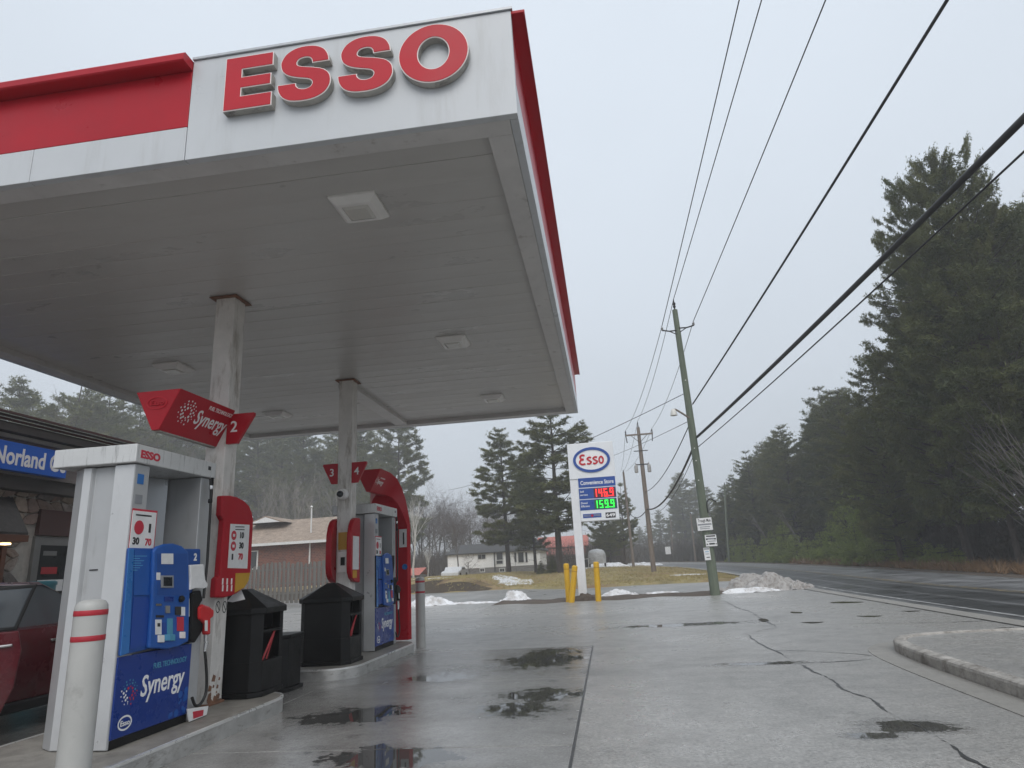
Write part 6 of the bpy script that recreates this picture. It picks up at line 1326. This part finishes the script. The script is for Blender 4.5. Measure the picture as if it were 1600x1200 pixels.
plant_px(LAYER[1], 622, 640, 92, 'pine_tree', 'tall misty pine standing behind the red arch', cat='pine tree', rotz=4.4, wide=1.15)
for (px, yt, Y) in ((575,648,105),(520,640,110),(470,650,108),(430,655,112),(395,650,105),(545,670,120),(495,672,122),(600,690,115),(450,660,125),(410,668,124),(360,650,115),(330,655,122)):
    plant_px(trng.choice(LAYER+DENSE), px, yt, Y, 'pine_tree', 'misty pine in the wooded slope behind the brick house', 'misty pines behind the brick house', 'pine tree', wide=1.2)
for (px, yt, Y) in ((-10,598,68),(15,612,78),(75,586,70),(108,596,81),(140,604,75),(172,612,86),(200,628,81),(232,640,91),(262,645,96),(48,622,91),(120,630,101),(290,650,104),(185,640,109)):
    plant_px(trng.choice(LAYER+DENSE[:2]), px, yt, Y, 'pine_tree', 'misty pine in the wood behind the store', 'misty pines behind the store', 'pine tree', pyb=920, wide=1.2)
for (px, yt, Y) in ((25,622,68),(52,632,73),(90,640,70),(130,650,76),(165,660,78),(215,668,81),(-15,630,68),(255,665,84)):
    plant_px(trng.choice(BARE), px, yt, Y, 'bare_tree', 'leafless tree in the wood behind the store', 'bare trees behind the store', 'bare tree', pyb=920)
for (px, yt, Y) in ((395,725,80),(415,715,82),(432,730,78),(450,712,85),(470,722,81),(495,718,88),(515,728,82),(385,735,75),(545,730,95),(580,735,98)):
    plant_px(trng.choice(PALE), px, yt, Y, 'bare_tree', 'slender pale leafless tree behind the brick house', 'pale bare trees behind the brick house', 'bare tree')
for (px, yt, Y) in [(645+k_*7.2+trng.uniform(-4,4), 748+k_*1.6+trng.uniform(-8,28), trng.uniform(86,112)) for k_ in range(26)]:
    plant_px(trng.choice(BARE), px, yt, Y, 'bare_tree', 'brown leafless tree in the thicket behind the white bungalow', 'bare trees behind the bungalow', 'bare tree', wide=1.15)
plant_px(BIRCH, 646, 765, 60, 'birch_tree', 'white-barked birch beside the red arch', cat='birch tree', rotz=.5)
plant_px(BIRCH, 668, 850, 58, 'birch_tree', 'small pale leafless birch next to the white-barked birch', cat='birch tree', rotz=2.5)
plant_px(BARE[1], 717, 775, 66, 'bare_tree', 'large bare yard tree in front of the white bungalow', cat='bare tree', rotz=2.)
plant_px(BUSH[0], 735, 862, 64, 'bare_shrub', 'round leafless shrub before the bungalow wall', cat='shrub', rotz=1.)
plant_px(SAP[0], 806, 848, 58, 'bare_sapling', 'single thin bare tree before the bungalow windows', cat='sapling', rotz=1.)
# ------------------------------------------------------------------ mist
mh = bpy.data.materials.new('haze'); mh.use_nodes = True; N = mh.node_tree.nodes; L = mh.node_tree.links
for n_ in list(N):
    if n_.type != 'OUTPUT_MATERIAL': N.remove(n_)
pv = N.new('ShaderNodeVolumePrincipled'); pv.inputs['Color'].default_value = (.96,.975,.99,1); pv.inputs['Density'].default_value = .0021; pv.inputs['Anisotropy'].default_value = .2
L.new(pv.outputs[0], [q for q in N if q.type == 'OUTPUT_MATERIAL'][0].inputs['Volume'])
hz = MB().box(-650, 650, -650, 650, -1.3, 32).build('haze', mh); struct(hz, 'stuff', 'pale mist hanging over the whole place')
